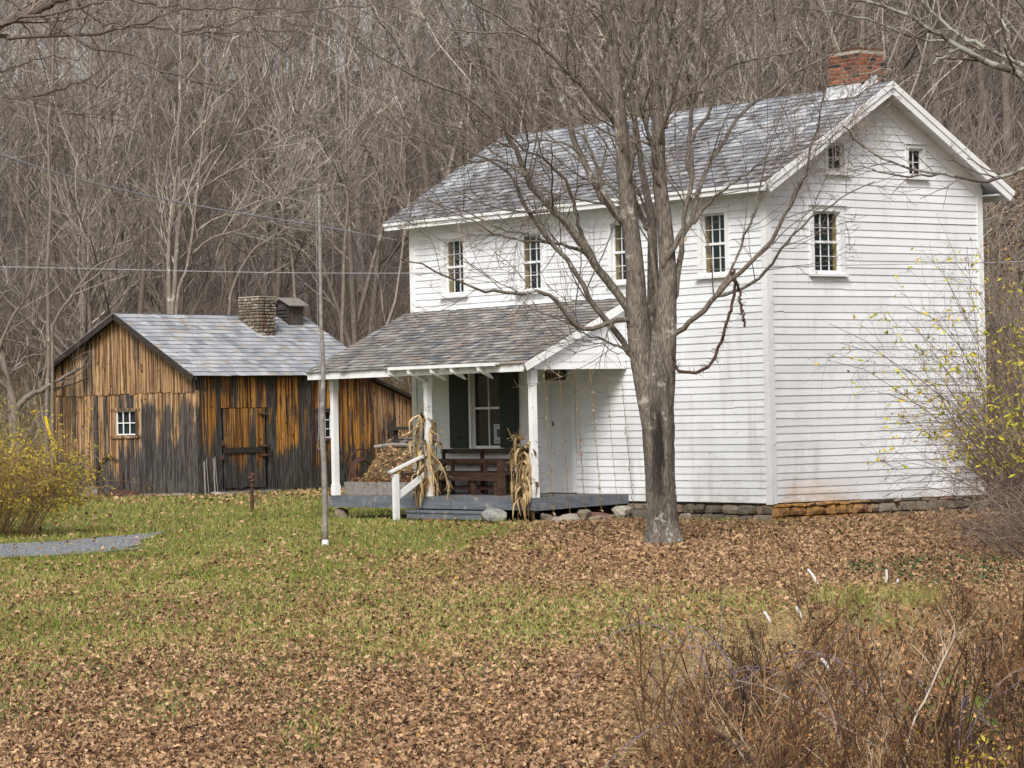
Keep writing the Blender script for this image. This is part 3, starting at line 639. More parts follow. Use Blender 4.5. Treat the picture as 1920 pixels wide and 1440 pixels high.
def stonewall(m, mp, a0, a1, z0, z1, seed=0, orange=None):
    g = np.random.default_rng(seed); z = z0
    while z < z1 - .04:
        h = min(.12 + g.random() * .09, z1 - z); a = a0
        while a < a1 - .03:
            w_ = min(.16 + g.random() * .42, a1 - a); og = orange(a + w_ / 2) * (.72 + .28 * g.random()) if orange else 0
            c = mp(a + w_ / 2, -.07 + g.random() * .02, z + h / 2); s = mp(w_ * .98, .001, 0); sz = (w_ * .98, .22, h * .97) if abs(s[0]) > abs(s[1]) else (.22, w_ * .98, h * .97)
            stone(m, c, sz, (g.random() ** 1.3, og, 0), .42, seed=int(g.integers(1e6)), bumpy=.16); a += w_
        z += h
m = MB(); stonewall(m, mapF, 0, L, .02, .385, 1, None); stonewall(m, mapG, 0, G, .0, .385, 2, lambda a: float((1 - ss(1.6, 2.9, a)))); m.build('foundation', STONE, house)
m = MB(); m.box(.08, G - .08, .08, L - .08, -.1, .398); m.build('mortar_core', simple('dark_mortar', (.10, .085, .065), .95, .2), house)
# ---- porch
DU0, DU1, DV = 4.0, 10.78, 2.27
m = MB(); 
a = DU0
while a < DU1 - .01: q = min(a + .11, DU1); m.box(-DV + .03, -.03, a + .002, q - .002, .50, .53 + rng.random() * .004); a = q
deck = m.build('porch_floor', DFLOOR, house)
m = MB(); m.box(-DV, -DV + .028, DU0 + .02, DU1, .30, .525, (.5, .5, .5)); m.hexa([(-DV, DU0 - .01, .29), (-.03, DU0 - .01, .36), (-.03, DU0 + .018, .36), (-DV, DU0 + .018, .29), (-DV, DU0 - .01, .526), (-.03, DU0 - .01, .526), (-.03, DU0 + .018, .526), (-DV, DU0 + .018, .526)]); m.box(-DV, -.03, DU1 + .001, DU1 + .03, .30, .525)
for k in range(9): u = DU0 + .3 + k * .78; m.box(-DV + .03, -.05, u, u + .05, .32, .495)
m.build('porch_skirt', DECK, house)
m = MB(); m.box(-DV - .36, -DV - .02, 5.0, 7.62, .235, .275); m.box(-DV - .34, -DV - .31, 5.02, 7.6, .12, .234); m.build('porch_step', DECK, house)
def post(m, u, v, z0, z1, w_=.115):
    m.box(v - w_ / 2, v + w_ / 2, u - w_ / 2, u + w_ / 2, z0, z1); m.box(v - w_ / 2 - .012, v + w_ / 2 + .012, u - w_ / 2 - .012, u + w_ / 2 + .012, z0, z0 + .22); m.box(v - w_ / 2 - .012, v + w_ / 2 + .012, u - w_ / 2 - .012, u + w_ / 2 + .012, z1 - .25, z1)
PV = -DV + .10
for u in (4.12, 7.44, 10.68): m = MB(); post(m, u, PV, .53, 2.90); m.build('porch_post', TRIM, house)
# shed roof of the porch
PE, PZ0, PW0, PZ1 = -2.55, 3.02, 0.0, 4.235
pm_ = (PZ1 - PZ0) / (PW0 - PE); pc = 1 / math.hypot(1, pm_); psn = pm_ * pc; PL = (PW0 - PE) / pc
def roofP(a, s, n): return (PE + s * pc - n * psn, a, PZ0 + s * psn + n * pc)
PA0, PA1 = 3.88, 11.08
m = MB(); m.hexa([roofP(PA0, 0, -.05), roofP(PA1, 0, -.05), roofP(PA1, PL, -.05), roofP(PA0, PL, -.05), roofP(PA0, 0, 0), roofP(PA1, 0, 0), roofP(PA1, PL, 0), roofP(PA0, PL, 0)]); pr = m.build('porch_roof', PORCHW, house)
m = MB(); slates(m, roofP, PA0 - .03, PA1 + .03, -.02, PL, .135, .2, .010, 9, lambda a, s, g: float(np.clip((g.random() < .55) * g.random() * .9, 0, 1))); m.build('porch_slates', SLATE_P, pr)
m = MB(); m.box(PE - .002, PE + .026, PA0 + .02, PA1 - .02, PZ0 - .15, PZ0 - .02)
for a0 in (PA0 - .034, PA1 + .002): m.hexa([roofP(a0, -.0, -.15), roofP(a0 + .032, -.0, -.15), roofP(a0 + .032, PL - .05, -.15), roofP(a0, PL - .05, -.15), roofP(a0, 0, -.003), roofP(a0 + .032, 0, -.003), roofP(a0 + .032, PL - .05, -.003), roofP(a0, PL - .05, -.003)])
m.build('porch_fascia', TRIM, pr)
m = MB()
for u in (5.1, 5.95, 6.6, 7.35, 8.0): m.hexa([(PE - .13, u - .04, PZ0 - .12), (PE + .2, u - .04, PZ0 - .26), (PE + .2, u + .04, PZ0 - .26), (PE - .13, u + .04, PZ0 - .12), (PE - .15, u - .04, PZ0 - .035), (PE - .004, u - .04, PZ0 - .035), (PE - .004, u + .04, PZ0 - .035), (PE - .15, u + .04, PZ0 - .035)])
m.box(PE - .16, PE - .055, 4.55, 8.0, PZ0 - .005, PZ0 + .015); m.box(PE - .165, PE - .14, 4.55, 8.0, PZ0 - .03, PZ0 + .03)
m.build('gutter_bracket', TRIM, pr)
m = MB(); m.box(PV - .06, PV + .06, DU0 + .05, DU1 - .02, 2.905, 3.04); 
for u in (DU0 + .05, DU1 - .15): m.box(PV + .062, -.04, u, u + .10, 2.80 + .105, 3.04)
m.build('porch_beam', PORCHW, house)
m = MB(); m.box(PV + .062, -.04, DU0 + .16, DU1 - .16, 3.0, 3.02); m.build('porch_ceiling', PORCHW, house)
# boarded cheek of the porch roof, one triangle at each end
def cheek(m, y0, y1):
    z = 2.905; k = 0
    while z < PZ1 - .1:
        h = .15 if k else .135; z1_ = min(z + h, PZ1 - .08); xa = lambda zz: PE + .06 + max(0, (zz + .06 - PZ0)) / pm_
        A, B = max(xa(z), PV - .06), max(xa(z1_), PV - .06)
        if A < -.1: m.hexa([(A, y0 - .012, z), (-.04, y0 - .012, z), (-.04, y1, z), (A, y1, z), (B, y0, z1_ + .004), (-.04, y0, z1_ + .004), (-.04, y1, z1_ + .004), (B, y1, z1_ + .004)], (rng.random(), .5, .5))
        z += h; k += 1
m = MB(); cheek(m, DU0 - .02, DU0 + .048); m.build('porch_cheek', WHITE, house); m = MB(); cheek(m, DU1 - .04, DU1 + .0); m.build('porch_cheek', WHITE, house)
# hand rail beside the step
m = MB(); NV = -DV - .70
m.box(NV - .05, NV + .05, 7.39, 7.49, .10, .98); m.bar((NV - .14, 7.44, 1.02), (PV - .03, 7.44, 1.36), .10, .04); m.bar((NV + .05, 7.44, .56), (PV - .055, 7.44, .98), .035, .12)
m.build('hand_rail', white_trim('worn_white_rail', .9), house)
# STORE sign : slab letters cut as strokes
sgn = MB(); sgn.box(-.075, -.045, 5.80, 6.42, 2.735, 2.925); so = sgn.build('store_sign', simple('dark_signboard', (.022, .016, .013), .6, .3), house); so['label'] = 'dark sign board lettered STORE above the door'
LT = {'S': [[(1, .78), (.8, 1), (.2, 1), (0, .8), (.1, .6), (.9, .42), (1, .2), (.8, 0), (.2, 0), (0, .22)]], 'T': [[(0, 1), (1, 1)], [(.5, 1), (.5, 0)], [(.3, 0), (.7, 0)], [(0, 1), (0, .8)], [(1, 1), (1, .8)]],
      'O': [[(.25, 0), (0, .25), (0, .75), (.25, 1), (.75, 1), (1, .75), (1, .25), (.75, 0), (.25, 0)]], 'R': [[(.15, 0), (.15, 1), (.75, 1), (.95, .85), (.95, .65), (.75, .5), (.15, .5)], [(.55, .5), (.95, 0)], [(0, 0), (.3, 0)], [(0, 1), (.15, 1)], [(.8, 0), (1.05, 0)]],
      'E': [[(1, .8), (1, 1), (.15, 1), (.15, 0), (1, 0), (1, .2)], [(.15, .52), (.7, .52)], [(.7, .42), (.7, .62)], [(0, 1), (.15, 1)], [(0, 0), (.15, 0)]]}
lm = MB(); lw = .078; lh = .115; pos = 6.355; 
for chr_ in 'STORE':
    for st in LT[chr_]:
        for (p, q) in zip(st[:-1], st[1:]):
            A = (-.077, pos - p[0] * lw, 2.772 + p[1] * lh); B = (-.077, pos - q[0] * lw, 2.772 + q[1] * lh); vert = abs(p[1] - q[1]) > abs(p[0] - q[0])
            d = np.subtract(B, A); d = d / np.linalg.norm(d) * .006; lm.bar(np.subtract(A, d), np.add(B, d), .004, .019 if vert else .012, up=(1, 0, 0)) if False else lm.bar(np.subtract(A, d), np.add(B, d), .019 if vert else .012, .004, up=(-1, 0, 0))
    pos -= .108
lm.build('lettering', simple('faded_gold_paint', (.40, .31, .19), .7, .15), so)

def hloc(x, y, z=0): c, s = cos(TH), sin(TH); return (HX + x * c - y * s, HY + x * s + y * c, z)
# ---- benches on the porch (local to house axes)
def bench(name, x, y0, y1, seat, back, label, depth=.38, legs=(.05, .5, .95)):
    e = empty(name, hloc(x, (y0 + y1) / 2, .535), TH, label, 'bench'); hl = (y1 - y0) / 2
    m = MB(); m.box(-depth / 2, depth / 2, -hl, hl, seat - .04, seat); m.box(-depth / 2 + .01, -depth / 2 + .04, -hl + .03, hl - .03, seat - .15, seat - .041); m.build('seat', BROWNW, e)
    m = MB(); m.box(depth / 2 + .02, depth / 2 + .05, -hl, hl, back - .09, back); m.box(depth / 2 + .02, depth / 2 + .05, -hl, hl, back - .33, back - .22) if back > .8 else None; m.build('backrest', BROWNW, e)
    for f in legs:
        y = -hl + f * 2 * hl; m = MB(); m.box(-depth / 2 + .04, -depth / 2 + .12, y - .045, y + .045, 0, seat - .041); m.box(depth / 2 - .04, depth / 2 + .018, y - .03, y + .03, 0, back - .02); m.bar((-depth / 2 + .1, y, .12), (depth / 2 - .03, y, .12), .05, .05); m.build('leg', BROWNW, e)
    m = MB(); m.box(-.02, .02, -hl + .1, hl - .1, .10, .15); m.build('stretcher', BROWNW, e); return e
bench('porch_bench', -.42, 6.85, 9.75, .44, .88, 'long dark wooden bench against the wall under the shop window')
e = bench('porch_bench', -1.25, 6.08, 9.45, .43, .70, 'lower dark wooden bench in front, its square end post beside the corn stalks', legs=(.08, .3, .62, .9))
m = MB(); m.box(-.24, -.13, -1.72, -1.60, 0, .70); m.build('end_post', BROWNW, e)
# ---- planter box
e = empty('planter_box', hloc(-1.75, 9.65, .535), TH, 'grey plank planter box of dried brown plants at the left end of the porch', 'planter')
m = MB(); m.box(-.2, -.17, -1.1, 1.05, 0, .26); m.box(.17, .2, -1.1, 1.05, 0, .26); m.box(-.169, .169, -1.1, -1.07, 0, .26); m.box(-.169, .169, 1.02, 1.05, 0, .26); m.box(-.169, .169, -1.069, 1.019, .0, .03); m.build('box', GREYW, e)
def twiggy(m, n, rx, ry, h, z0, seed, lean=.3, r=.004, tone=(0, 1)):
    g = np.random.default_rng(seed); P = np.zeros((n, 4, 3)); P[:, 0, 0] = (g.random(n) * 2 - 1) * rx; P[:, 0, 1] = (g.random(n) * 2 - 1) * ry; P[:, 0, 2] = z0
    d = g.normal(size=(n, 3)) * lean; d[:, 2] = 1; hh = h * (.4 + .8 * g.random(n))
    for k in range(1, 4): P[:, k] = P[:, k - 1] + d * (hh / 3)[:, None]; d = d + g.normal(size=(n, 3)) * .35
    m.tubes(P, np.full((n, 4), r) * np.linspace(1, .5, 4), 3, tone[0] + (tone[1] - tone[0]) * g.random(n)); return P
def leaves_on(m, pts, s, g, tone=None, droop=0., asp=.45):
    """one folded leaf at each point"""
    N = len(pts); a = g.random(N) * 2 * pi; el = g.normal(size=N) * .6 - droop; d = np.stack([np.cos(a) * np.cos(el), np.sin(a) * np.cos(el), np.sin(el)], 1)
    q = np.cross(d, g.normal(size=(N, 3))); q /= np.linalg.norm(q, axis=1, keepdims=True); nn = np.cross(d, q); ss_ = (s * (.6 + .7 * g.random(N)))[:, None]
    p0 = pts; p1 = pts + d * ss_ * .5 + q * ss_ * asp * .5 + nn * ss_ * .1; p2 = pts + d * ss_; p3 = pts + d * ss_ * .5 - q * ss_ * asp * .5 + nn * ss_ * .1; pm2 = pts + d * ss_ * .55
    V = np.stack([p0, p1, p2, p3, pm2], 1).reshape(-1, 3); o = (np.arange(N) * 5)[:, None]; f = np.concatenate([o + np.array([0, 4, 1]), o + np.array([4, 2, 1]), o + np.array([0, 3, 4]), o + np.array([4, 3, 2])], 1).reshape(-1, 3)
    tt = g.random(N) if tone is None else tone(N); m.add(V, f, np.repeat(np.stack([tt, g.random(N), g.random(N)], 1), 4, 0))
m = MB(); P = twiggy(m, 260, .15, 1.0, .14, .2, 4, .5, .004, (0, .7)); m.build('dried_plants', BRUSH, e)
m = MB(); leaves_on(m, P[:, 1:].reshape(-1, 3), .05, rng); m.build('dried_foliage', BRLEAF, e)
# ---- corn stalk bundles tied to the posts
def corn(loc, h, label, seed, spread=.16, side=0., tails=3, topbend=0):
    g = np.random.default_rng(seed); e = empty('corn_stalk_bundle', loc, TH, label, 'corn stalks', 'bundles of corn stalks tied to the porch posts')
    m = MB(); P = twiggy(m, 11, .07, .07, h * .78, 0, seed, .05, .011, (.3, .9)); m.build('stalks', CORN, e)
    m = MB(); n = 150; z = h * (.05 + .85 * g.random(n)); a = g.random(n) * 2 * pi; k = 6
    for j in range(n):
        ln = .35 + .5 * g.random(); p = np.array([cos(a[j]) * .05, sin(a[j]) * .06, z[j]]); d = np.array([cos(a[j]) * .7, sin(a[j]) * .7, .5 * g.normal() * .5 + .1]); pts = [p]
        for q in range(k - 1): p = p + d * ln / (k - 1); d = d * (.72 if j % 3 else .9) + np.array([0, 0, -.62 if j % 3 else -.3]) + g.normal(size=3) * .2; d /= np.linalg.norm(d); pts.append(p)
        pts = np.array(pts); pts[:, :2] *= 1 if True else 1; rr = np.hypot(pts[:, 0], pts[:, 1]); pts[:, :2] *= np.minimum(1, spread * (1 if j % 3 else 1.5) / np.maximum(rr, 1e-3))[:, None]; pts[:, 2] = np.maximum(pts[:, 2], -.28)
        wd = np.array([.5, 1, 1, .85, .6, .12]) * (.016 + .02 * g.random()); sd = np.array([-sin(a[j] + g.normal()), cos(a[j]), g.normal() * .3]); sd /= np.linalg.norm(sd)
        V = np.concatenate([pts - sd * wd[:, None], pts + np.array([0, 0, .008]), pts + sd * wd[:, None]]); f = []
        for q in range(k - 1): f += [(q, q + 1, k + q + 1, k + q), (k + q, k + q + 1, 2 * k + q + 1, 2 * k + q)]
        m.add(V, f, (g.random(), g.random() * .7, 0))
    m.build('corn_leaves', CORN, e)
    if tails:
        m = MB(); q = []
        for j in range(tails):
            s0 = np.array([0, -.1 - .1 * g.random(), h * .45]); q.append(spline([s0, s0 + [-.1, -.35, -.08], s0 + [-.15, -.65, -.3], s0 + [-.2, -.9, -.75 + .1 * j]], 9))
        m.tubes(np.array(q), np.full((tails, 9), .007), 4, .6); pts = np.array(q)[:, 5:].reshape(-1, 3); leaves_on(m, np.repeat(pts, 2, 0), .22, g, None, 1., .16); m.build('drooping_stalk', CORN, e)
    m = MB(); n = 26; z0 = np.zeros((n, 4, 3)); z0[:, 0, 2] = h * .93; z0[:, 0, :2] = g.normal(size=(n, 2)) * .03; d = g.normal(size=(n, 3)) * .5; d[:, 2] = np.abs(d[:, 2]) + .35; d[:, 1] += topbend
    for q in range(1, 4): z0[:, q] = z0[:, q - 1] + d * .075; d[:, 2] -= .45
    m.tubes(z0, np.full((n, 4), .004), 3, .5 * g.random(n)); m.build('tassels', CORN, e); return e
corn(hloc(PV - .02, 7.50, .56), 1.75, 'taller corn stalk bundle on the middle post, one long stalk drooping to the right', 11, .21, tails=2)
corn(hloc(PV - .1, 4.33, .40), 1.3, 'shorter pale corn stalk bundle on the right post, its top bent over leftwards', 12, .21, tails=0, topbend=.5)
# ---- climbing strings with dead vines at the porch end
for k in range(6):
    tv = -2.02 + k * .37; P0 = np.array(hloc(tv, DU0 - .03, 2.92)); P1 = np.array(hloc(tv + .06, DU0 - .16 - .02 * k, .15)); g = np.random.default_rng(40 + k)
    e = empty('vine_string', tuple(P1), 0, ['string of dead vine nearest the right porch post', 'second string of dead vine from the post, in front of the door', 'third string of dead vine, along the door frame', 'thick string of dead vine, fourth from the post, with curled pale leaves', 'nearly bare string, fifth from the porch post', 'last string of dead vine, nearest the maple'][k], 'vine', 'strings of dead vine at the end of the porch')
    n = 26; ln = P0 + (P1 - P0) * np.linspace(0, 1, n)[:, None] - P1; ln[:, :2] += g.normal(size=(n, 2)) * .003
    m = MB(); m.tubes(ln[None], np.full((1, n), .003), 4, .1)
    w2 = ln + g.normal(size=(n, 3)) * .012; m.tubes(w2[None], np.full((1, n), .004 if k != 4 else .002), 3, .25); m.build('string', CORN, e)
    cnt = [35, 14, 26, 70, 8, 22][k]; m = MB(); i = g.integers(0, n, cnt); leaves_on(m, ln[i] + g.normal(size=(cnt, 3)) * .012, .065, g, lambda N: .2 + .8 * g.random(N), .8, .35); m.build('dead_leaves', CORN if k in (0, 3) else BRLEAF, e)
# ---- stones
def rock(name, mat, loc, sz, label, tone=.5, seed=0, cat='rock', group=None, rot=0, sq=.8, bumpy=.16):
    m = MB(); stone(m, (0, 0, sz[2] * .38), sz, (tone, 0, 0), sq, rot, seed, bumpy); o = m.build(name, mat, smooth=False); o.location = loc; return tag(o, label, cat, group)
def gpt(x, y): return (x, y, float(gz(x, y)))
p = hloc(-DV - .55, 4.55); rock('boulder', GRAN, gpt(p[0], p[1]), (.62, .45, .30), 'round grey lichened boulder under the front edge of the porch', seed=2, sq=.95, rot=TH + pi / 2)
stone_lab = ['mossy green grey stone right beside the boulder', 'small round tan stone next to the mossy one', 'pale rounded stone tucked low in the row', 'long flat dark red brown stone of the row', 'broad brown stone after the long red one', 'flat tan slab stone in the middle of the row', 'purplish flat stone beside the tan slab', 'thin brown stone lying over its neighbour', 'light grey angular stone near the trunk', 'tan rounded stone at the right end of the row', 'second purplish stone, lower in the row', 'dark flat stone set back near the wall']
for k in range(12):
    tt = k / 11; p = hloc(-2.2 + tt * 2.15, DU0 - .25 - .12 * ((k * 7) % 3)); tn = [.3, .95, 1., .85, .45, .6, .85, .5, 1., .95, .85, .1][k]
    rock('field_stone', STONE, gpt(p[0], p[1]), (.22 + .13 * ((k * 5) % 4), .2 + .06 * (k % 3), (.22, .13, .18, .15, .24, .12, .16, .11, .26, .2, .13, .19)[k]), 'field stone under the porch end: ' + stone_lab[k], tn, 60 + k, 'rock', 'stones in a row under the right end of the porch', TH + .3 * ((k % 5) - 2), .7, .3)
for k, u in enumerate((10.55, 7.9, 6.9)):
    p = hloc(-DV + .15, u); rock('support_stone', STONE, (p[0], p[1], float(gz(p[0], p[1])) - .02), (.30, .34, .24) if k == 0 else (.2, .22, .2), ['brown block stone propping the left porch corner', 'stone prop under the porch left of the step', 'stone prop behind the porch step'][k], [.45, .1, .3][k], 80 + k, sq=.6)
for k, u in enumerate((6.75, 6.35)):
    p = hloc(-DV - .44, u); m = MB(); m.box(-.05, .05, -.1, .1, -.02, .05, (.6, .3, 0)); o = m.build('loose_brick', BRICK); o.location = gpt(p[0], p[1]); o.rotation_euler = (0, 0, TH + .2 * k); tag(o, ['red brick lying below the porch step, left one', 'red brick lying below the porch step, nearer the boulder'][k], 'brick')

# ------------------------------------------------------------------ the barn
barn = empty('blacksmith_barn', (BX, BY, 0), BPH, 'weathered plank barn with golden and black boards, slate roof and stone chimney', 'barn')
BL_, BG, BH = 7.25, 6.12, 3.42; RY, RZ = 3.0, 5.28
def zroofB(y): return 3.40 + (RZ - 3.40) * (y + .25) / (RY + .25) if y < RY else RZ - (RZ - 3.55) * (y - RY) / (6.45 - RY)
def boards(m, mp, a0, a1, z0f, z1f, seed, bw=.19, holes=(), dk=0., th=.022):
    g = np.random.default_rng(seed); a = a0
    while a < a1 - .02:
        w_ = min(bw * (.75 + .5 * g.random()), a1 - a); p, q = a + .006, a + w_ - .006; a += w_; e = g.random() * .016; to = (g.random(), g.random(), np.clip(.5 + dk + g.normal() * .28, 0, 1))
        spans = [(z0f, None)]
        segs = [(z0f, 'T')]
        hz = [(h[2], h[3]) for h in holes if h[0] < q - .02 and h[1] > p + .02]
        zz = [(z0f + g.normal() * .015, hz[0][0]), (hz[0][1], None)] if hz else [(z0f + g.normal() * .015, None)]
        for z0, z1 in zz:
            t0 = z1 if z1 is not None else z1f(p); t1 = z1 if z1 is not None else z1f(q)
            m.hexa([mp(p, e + th, z0), mp(q, e + th, z0), mp(q, e, z0), mp(p, e, z0), mp(p, e + th, t0), mp(q, e + th, t1), mp(q, e, t1), mp(p, e, t0)], to)
mpG = lambda a, n, z: (-n, a, z); mpF = lambda a, n, z: (a, -n, z); mpR = lambda a, n, z: (BL_ + n, a, z); mpK = lambda a, n, z: (a, BG + n, z)
gw = (2.50, 3.32, 1.76, 2.46); fw = (4.98, 5.50, 1.55, 2.35); dr = (.98, 2.68, .16, 2.48)
m = MB(); boards(m, mpG, 0, BG, .06, lambda a: 2.98, 21, holes=[gw], dk=.02)
m.build('gable_boards', BW1, barn)
m = MB(); boards(m, lambda a, n, z: (-n - .024, a, z), -.02, BG + .02, 2.94, lambda a: zroofB(a) - .06, 22, dk=-.12); m.build('gable_top_boards', BW4, barn)
m = MB(); boards(m, mpF, 0, BL_, .08, lambda a: 3.40, 23, holes=[fw, dr], dk=.05); m.build('long_wall_boards', BW2, barn)
m = MB(); boards(m, mpR, 0, BG, .1, lambda a: zroofB(a) - .06, 24); boards(m, mpK, 0, BL_, .1, lambda a: 3.4, 25); m.build('rear_boards', BW2, barn)
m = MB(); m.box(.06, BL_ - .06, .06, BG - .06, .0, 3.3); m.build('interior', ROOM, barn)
m = MB(); m.box(-.05, .06, -.05, .0, .06, 3.0); m.build('corner_post', BW1, barn)
m = MB(); boards(m, lambda a, n, z: (a, -n - .03, z), dr[0] + .01, dr[1] - .01, .18, lambda a: 2.46, 26, dk=.0, bw=.24); bd = m.build('barn_door', BW3, barn)
m = MB(); m.box(dr[0] - .02, dr[1] - .15, -.10, -.066, 1.18, 1.34); m.build('door_bar', DARKW, bd)
m = MB()
for z in (2.30, 1.37, 1.10): 
    for dz in (0,): m.hexa([(dr[1] - .33, -.075, z), (dr[1] - .1, -.16, z - .035), (dr[1] + .12, -.075, z), (dr[1] - .1, -.06, z + .03)] + [(x, y, zz + .02) for x, y, zz in ((dr[1] - .33, -.075, z), (dr[1] - .1, -.16, z - .035), (dr[1] + .12, -.075, z), (dr[1] - .1, -.06, z + .03))])
m.box(dr[0] - .05, dr[0] - .02, -.11, -.03, 1.40, 1.56); m.box(dr[0] - .05, dr[0] - .02, -.11, -.03, 1.0, 1.16); m.build('door_hinge', IRON, bd)
m = MB(); m.box(dr[0] - .1, dr[1] + .3, -.30, -.02, .02, .09); m.build('door_step', GREYW, barn)
def bwin(mp, h, nx_, nz_, label):
    a0, a1, z0, z1 = h; m = MB()
    def bx(m, A0, A1, n0, n1, Z0, Z1): m.hexa([mp(A0, n0, Z0), mp(A1, n0, Z0), mp(A1, n1, Z0), mp(A0, n1, Z0), mp(A0, n0, Z1), mp(A1, n0, Z1), mp(A1, n1, Z1), mp(A0, n1, Z1)])
    bx(m, a0 - .20, a1 + .20, .0, .07, z1, z1 + .07); bx(m, a0 - .16, a0 - .001, .0, .05, z0 - .03, z1 - .001); bx(m, a1 + .001, a1 + .16, .0, .05, z0 - .03, z1 - .001); w_ = m.build('window', BW1, barn); w_['label'] = label; m = MB(); bx(m, a0 - .20, a1 + .20, .0, .08, z0 - .09, z0 - .03); m.build('sill', BW1, w_)
    m = MB(); fr = .035; n0, n1 = -.02, .012; bx(m, a0, a0 + fr, n0, n1, z0, z1); bx(m, a1 - fr, a1, n0, n1, z0, z1); bx(m, a0 + fr, a1 - fr, n0, n1, z0 - .03, z0 + .035); bx(m, a0 + fr, a1 - fr, n0, n1, z1 - .03, z1)
    for i in range(1, nx_): x = a0 + (a1 - a0) * i / nx_; bx(m, x - .014, x + .014, n0 + .003, n1 - .003, z0 + .035, z1 - .03)
    for i in range(1, nz_): z = z0 + (z1 - z0) * i / nz_; bx(m, a0 + fr, a1 - fr, n0 + .005, n1 - .005, z - .014, z + .014)
    m.build('sash', TRIM, w_); m = MB(); bx(m, a0 + fr, a1 - fr, -.012, -.008, z0 + .02, z1 - .02); m.build('pane', GLASS, w_)
bwin(mpG, gw, 3, 2, 'six pane white sash window in the barn gable'); bwin(mpF, fw, 2, 3, 'white sash window in the long barn wall behind the flagpole')
# roof
def bslope(y0, z0, y1, z1):
    ln = math.hypot(y1 - y0, z1 - z0); cy_, cz_ = (y1 - y0) / ln, (z1 - z0) / ln; sg = 1 if cy_ > 0 else -1
    return (lambda a, s, n: (a, y0 + s * cy_ - n * cz_ * sg * 1.0, z0 + s * cz_ + n * abs(cy_))), ln
r1, l1 = bslope(-.25, 3.40, RY, RZ); r2, l2 = bslope(6.45, 3.55, RY, RZ)
m = MB()
for rf, ln in ((r1, l1), (r2, l2)): m.hexa([rf(-.34, 0, -.05), rf(BL_ + .3, 0, -.05), rf(BL_ + .3, ln, -.05), rf(-.34, ln, -.05), rf(-.34, 0, 0), rf(BL_ + .3, 0, 0), rf(BL_ + .3, ln, 0), rf(-.34, ln, 0)])
broof = m.build('roof', DARKW, barn)
m = MB(); tfb = lambda a, s, g: float((g.random() < .10) * (.5 + .5 * g.random())); slates(m, r1, -.36, BL_ + .32, -.02, l1, .235, .30, .011, 31, tfb); slates(m, r2, -.36, BL_ + .32, -.02, l2, .235, .30, .011, 32, tfb); m.build('slates', SLATE_B, broof)
m = MB()
for rf, ln in ((r1, l1), (r2, l2)): m.hexa([rf(-.372, -.03, -.16), rf(-.343, -.03, -.16), rf(-.343, ln, -.16), rf(-.372, ln, -.16), rf(-.372, -.03, .0), rf(-.343, -.03, .0), rf(-.343, ln, .0), rf(-.372, ln, .0)])
m.build('rake_board', DARKW, broof)
# stone chimney
m = MB(); SX0, SX1, SY0, SY1 = 4.52, 5.17, 1.90, 2.76; g = np.random.default_rng(77); m.box(SX0 + .04, SX1 - .04, SY0 + .04, SY1 - .04, 3.6, 5.76)
sc_ch = m.build('stone_chimney', MORTAR, broof)
m = MB(); z = 4.45
while z < 5.72:
    h = .07 + g.random() * .05
    for (ax, c, a0, a1) in (('x', SY0, SX0, SX1), ('x', SY1, SX0, SX1), ('y', SX0, SY0, SY1), ('y', SX1, SY0, SY1)):
        a = a0
        while a < a1 - .03:
            w_ = min(.1 + g.random() * .18, a1 - a); cc = a + w_ / 2
            stone(m, (cc, c, z + h / 2) if ax == 'x' else (c, cc, z + h / 2), (w_ * .86, .13, h * .82) if ax == 'x' else (.13, w_ * .86, h * .82), ((.32, .45, .6, 1., .97, .4, .2, .8)[int(g.random() * 8)], 0, 0), .55, seed=int(g.integers(1e6))); a += w_
    z += h
m.build('chimney_stones', STONE, sc_ch); m = MB(); m.box(SX0 - .02, SX1 + .02, SY0 - .02, SY1 + .02, 5.79, 5.82); m.build('chimney_cap', MORTAR, sc_ch)
# louvred cupola
m = MB(); UX0, UX1, UY0, UY1 = 6.32, 6.95, 2.45, 3.05; m.box(UX0 + .05, UX1, UY0, UY1, 4.9, 5.62); m.add([(UX0 + .05, UY0, 5.62), (UX0 + .05, UY1, 5.62), (UX0 + .05, (UY0 + UY1) / 2, 5.80), (UX1, UY0, 5.62), (UX1, UY1, 5.62), (UX1, (UY0 + UY1) / 2, 5.80)], [(0, 1, 2), (5, 4, 3)])
cu = m.build('cupola', simple('dark_weathered_board', (.085, .072, .062), .9, .5, 16), broof); m = MB(); m.box(UX0 + .02, UX0 + .05, UY0, UY0 + .09, 4.95, 5.6); m.box(UX0 + .02, UX0 + .05, UY1 - .09, UY1, 4.95, 5.6)
for k in range(5): z = 5.02 + k * .11; m.hexa([(UX0, UY0 + .09, z), (UX0, UY1 - .09, z), (UX0 + .048, UY1 - .09, z + .07), (UX0 + .048, UY0 + .09, z + .07), (UX0, UY0 + .09, z + .015), (UX0, UY1 - .09, z + .015), (UX0 + .048, UY1 - .09, z + .085), (UX0 + .048, UY0 + .09, z + .085)])
m.build('louvre', DARKW, cu)
m = MB(); ym_ = (UY0 + UY1) / 2
for s in (-1, 1): m.hexa([(UX0 - .12, ym_, 5.80), (UX1 + .1, ym_, 5.80), (UX1 + .1, ym_ + s * .46, 5.56), (UX0 - .12, ym_ + s * .46, 5.56), (UX0 - .12, ym_, 5.84), (UX1 + .1, ym_, 5.84), (UX1 + .1, ym_ + s * .46, 5.60), (UX0 - .12, ym_ + s * .46, 5.60)])
m.build('cupola_roof', GREYW, cu)
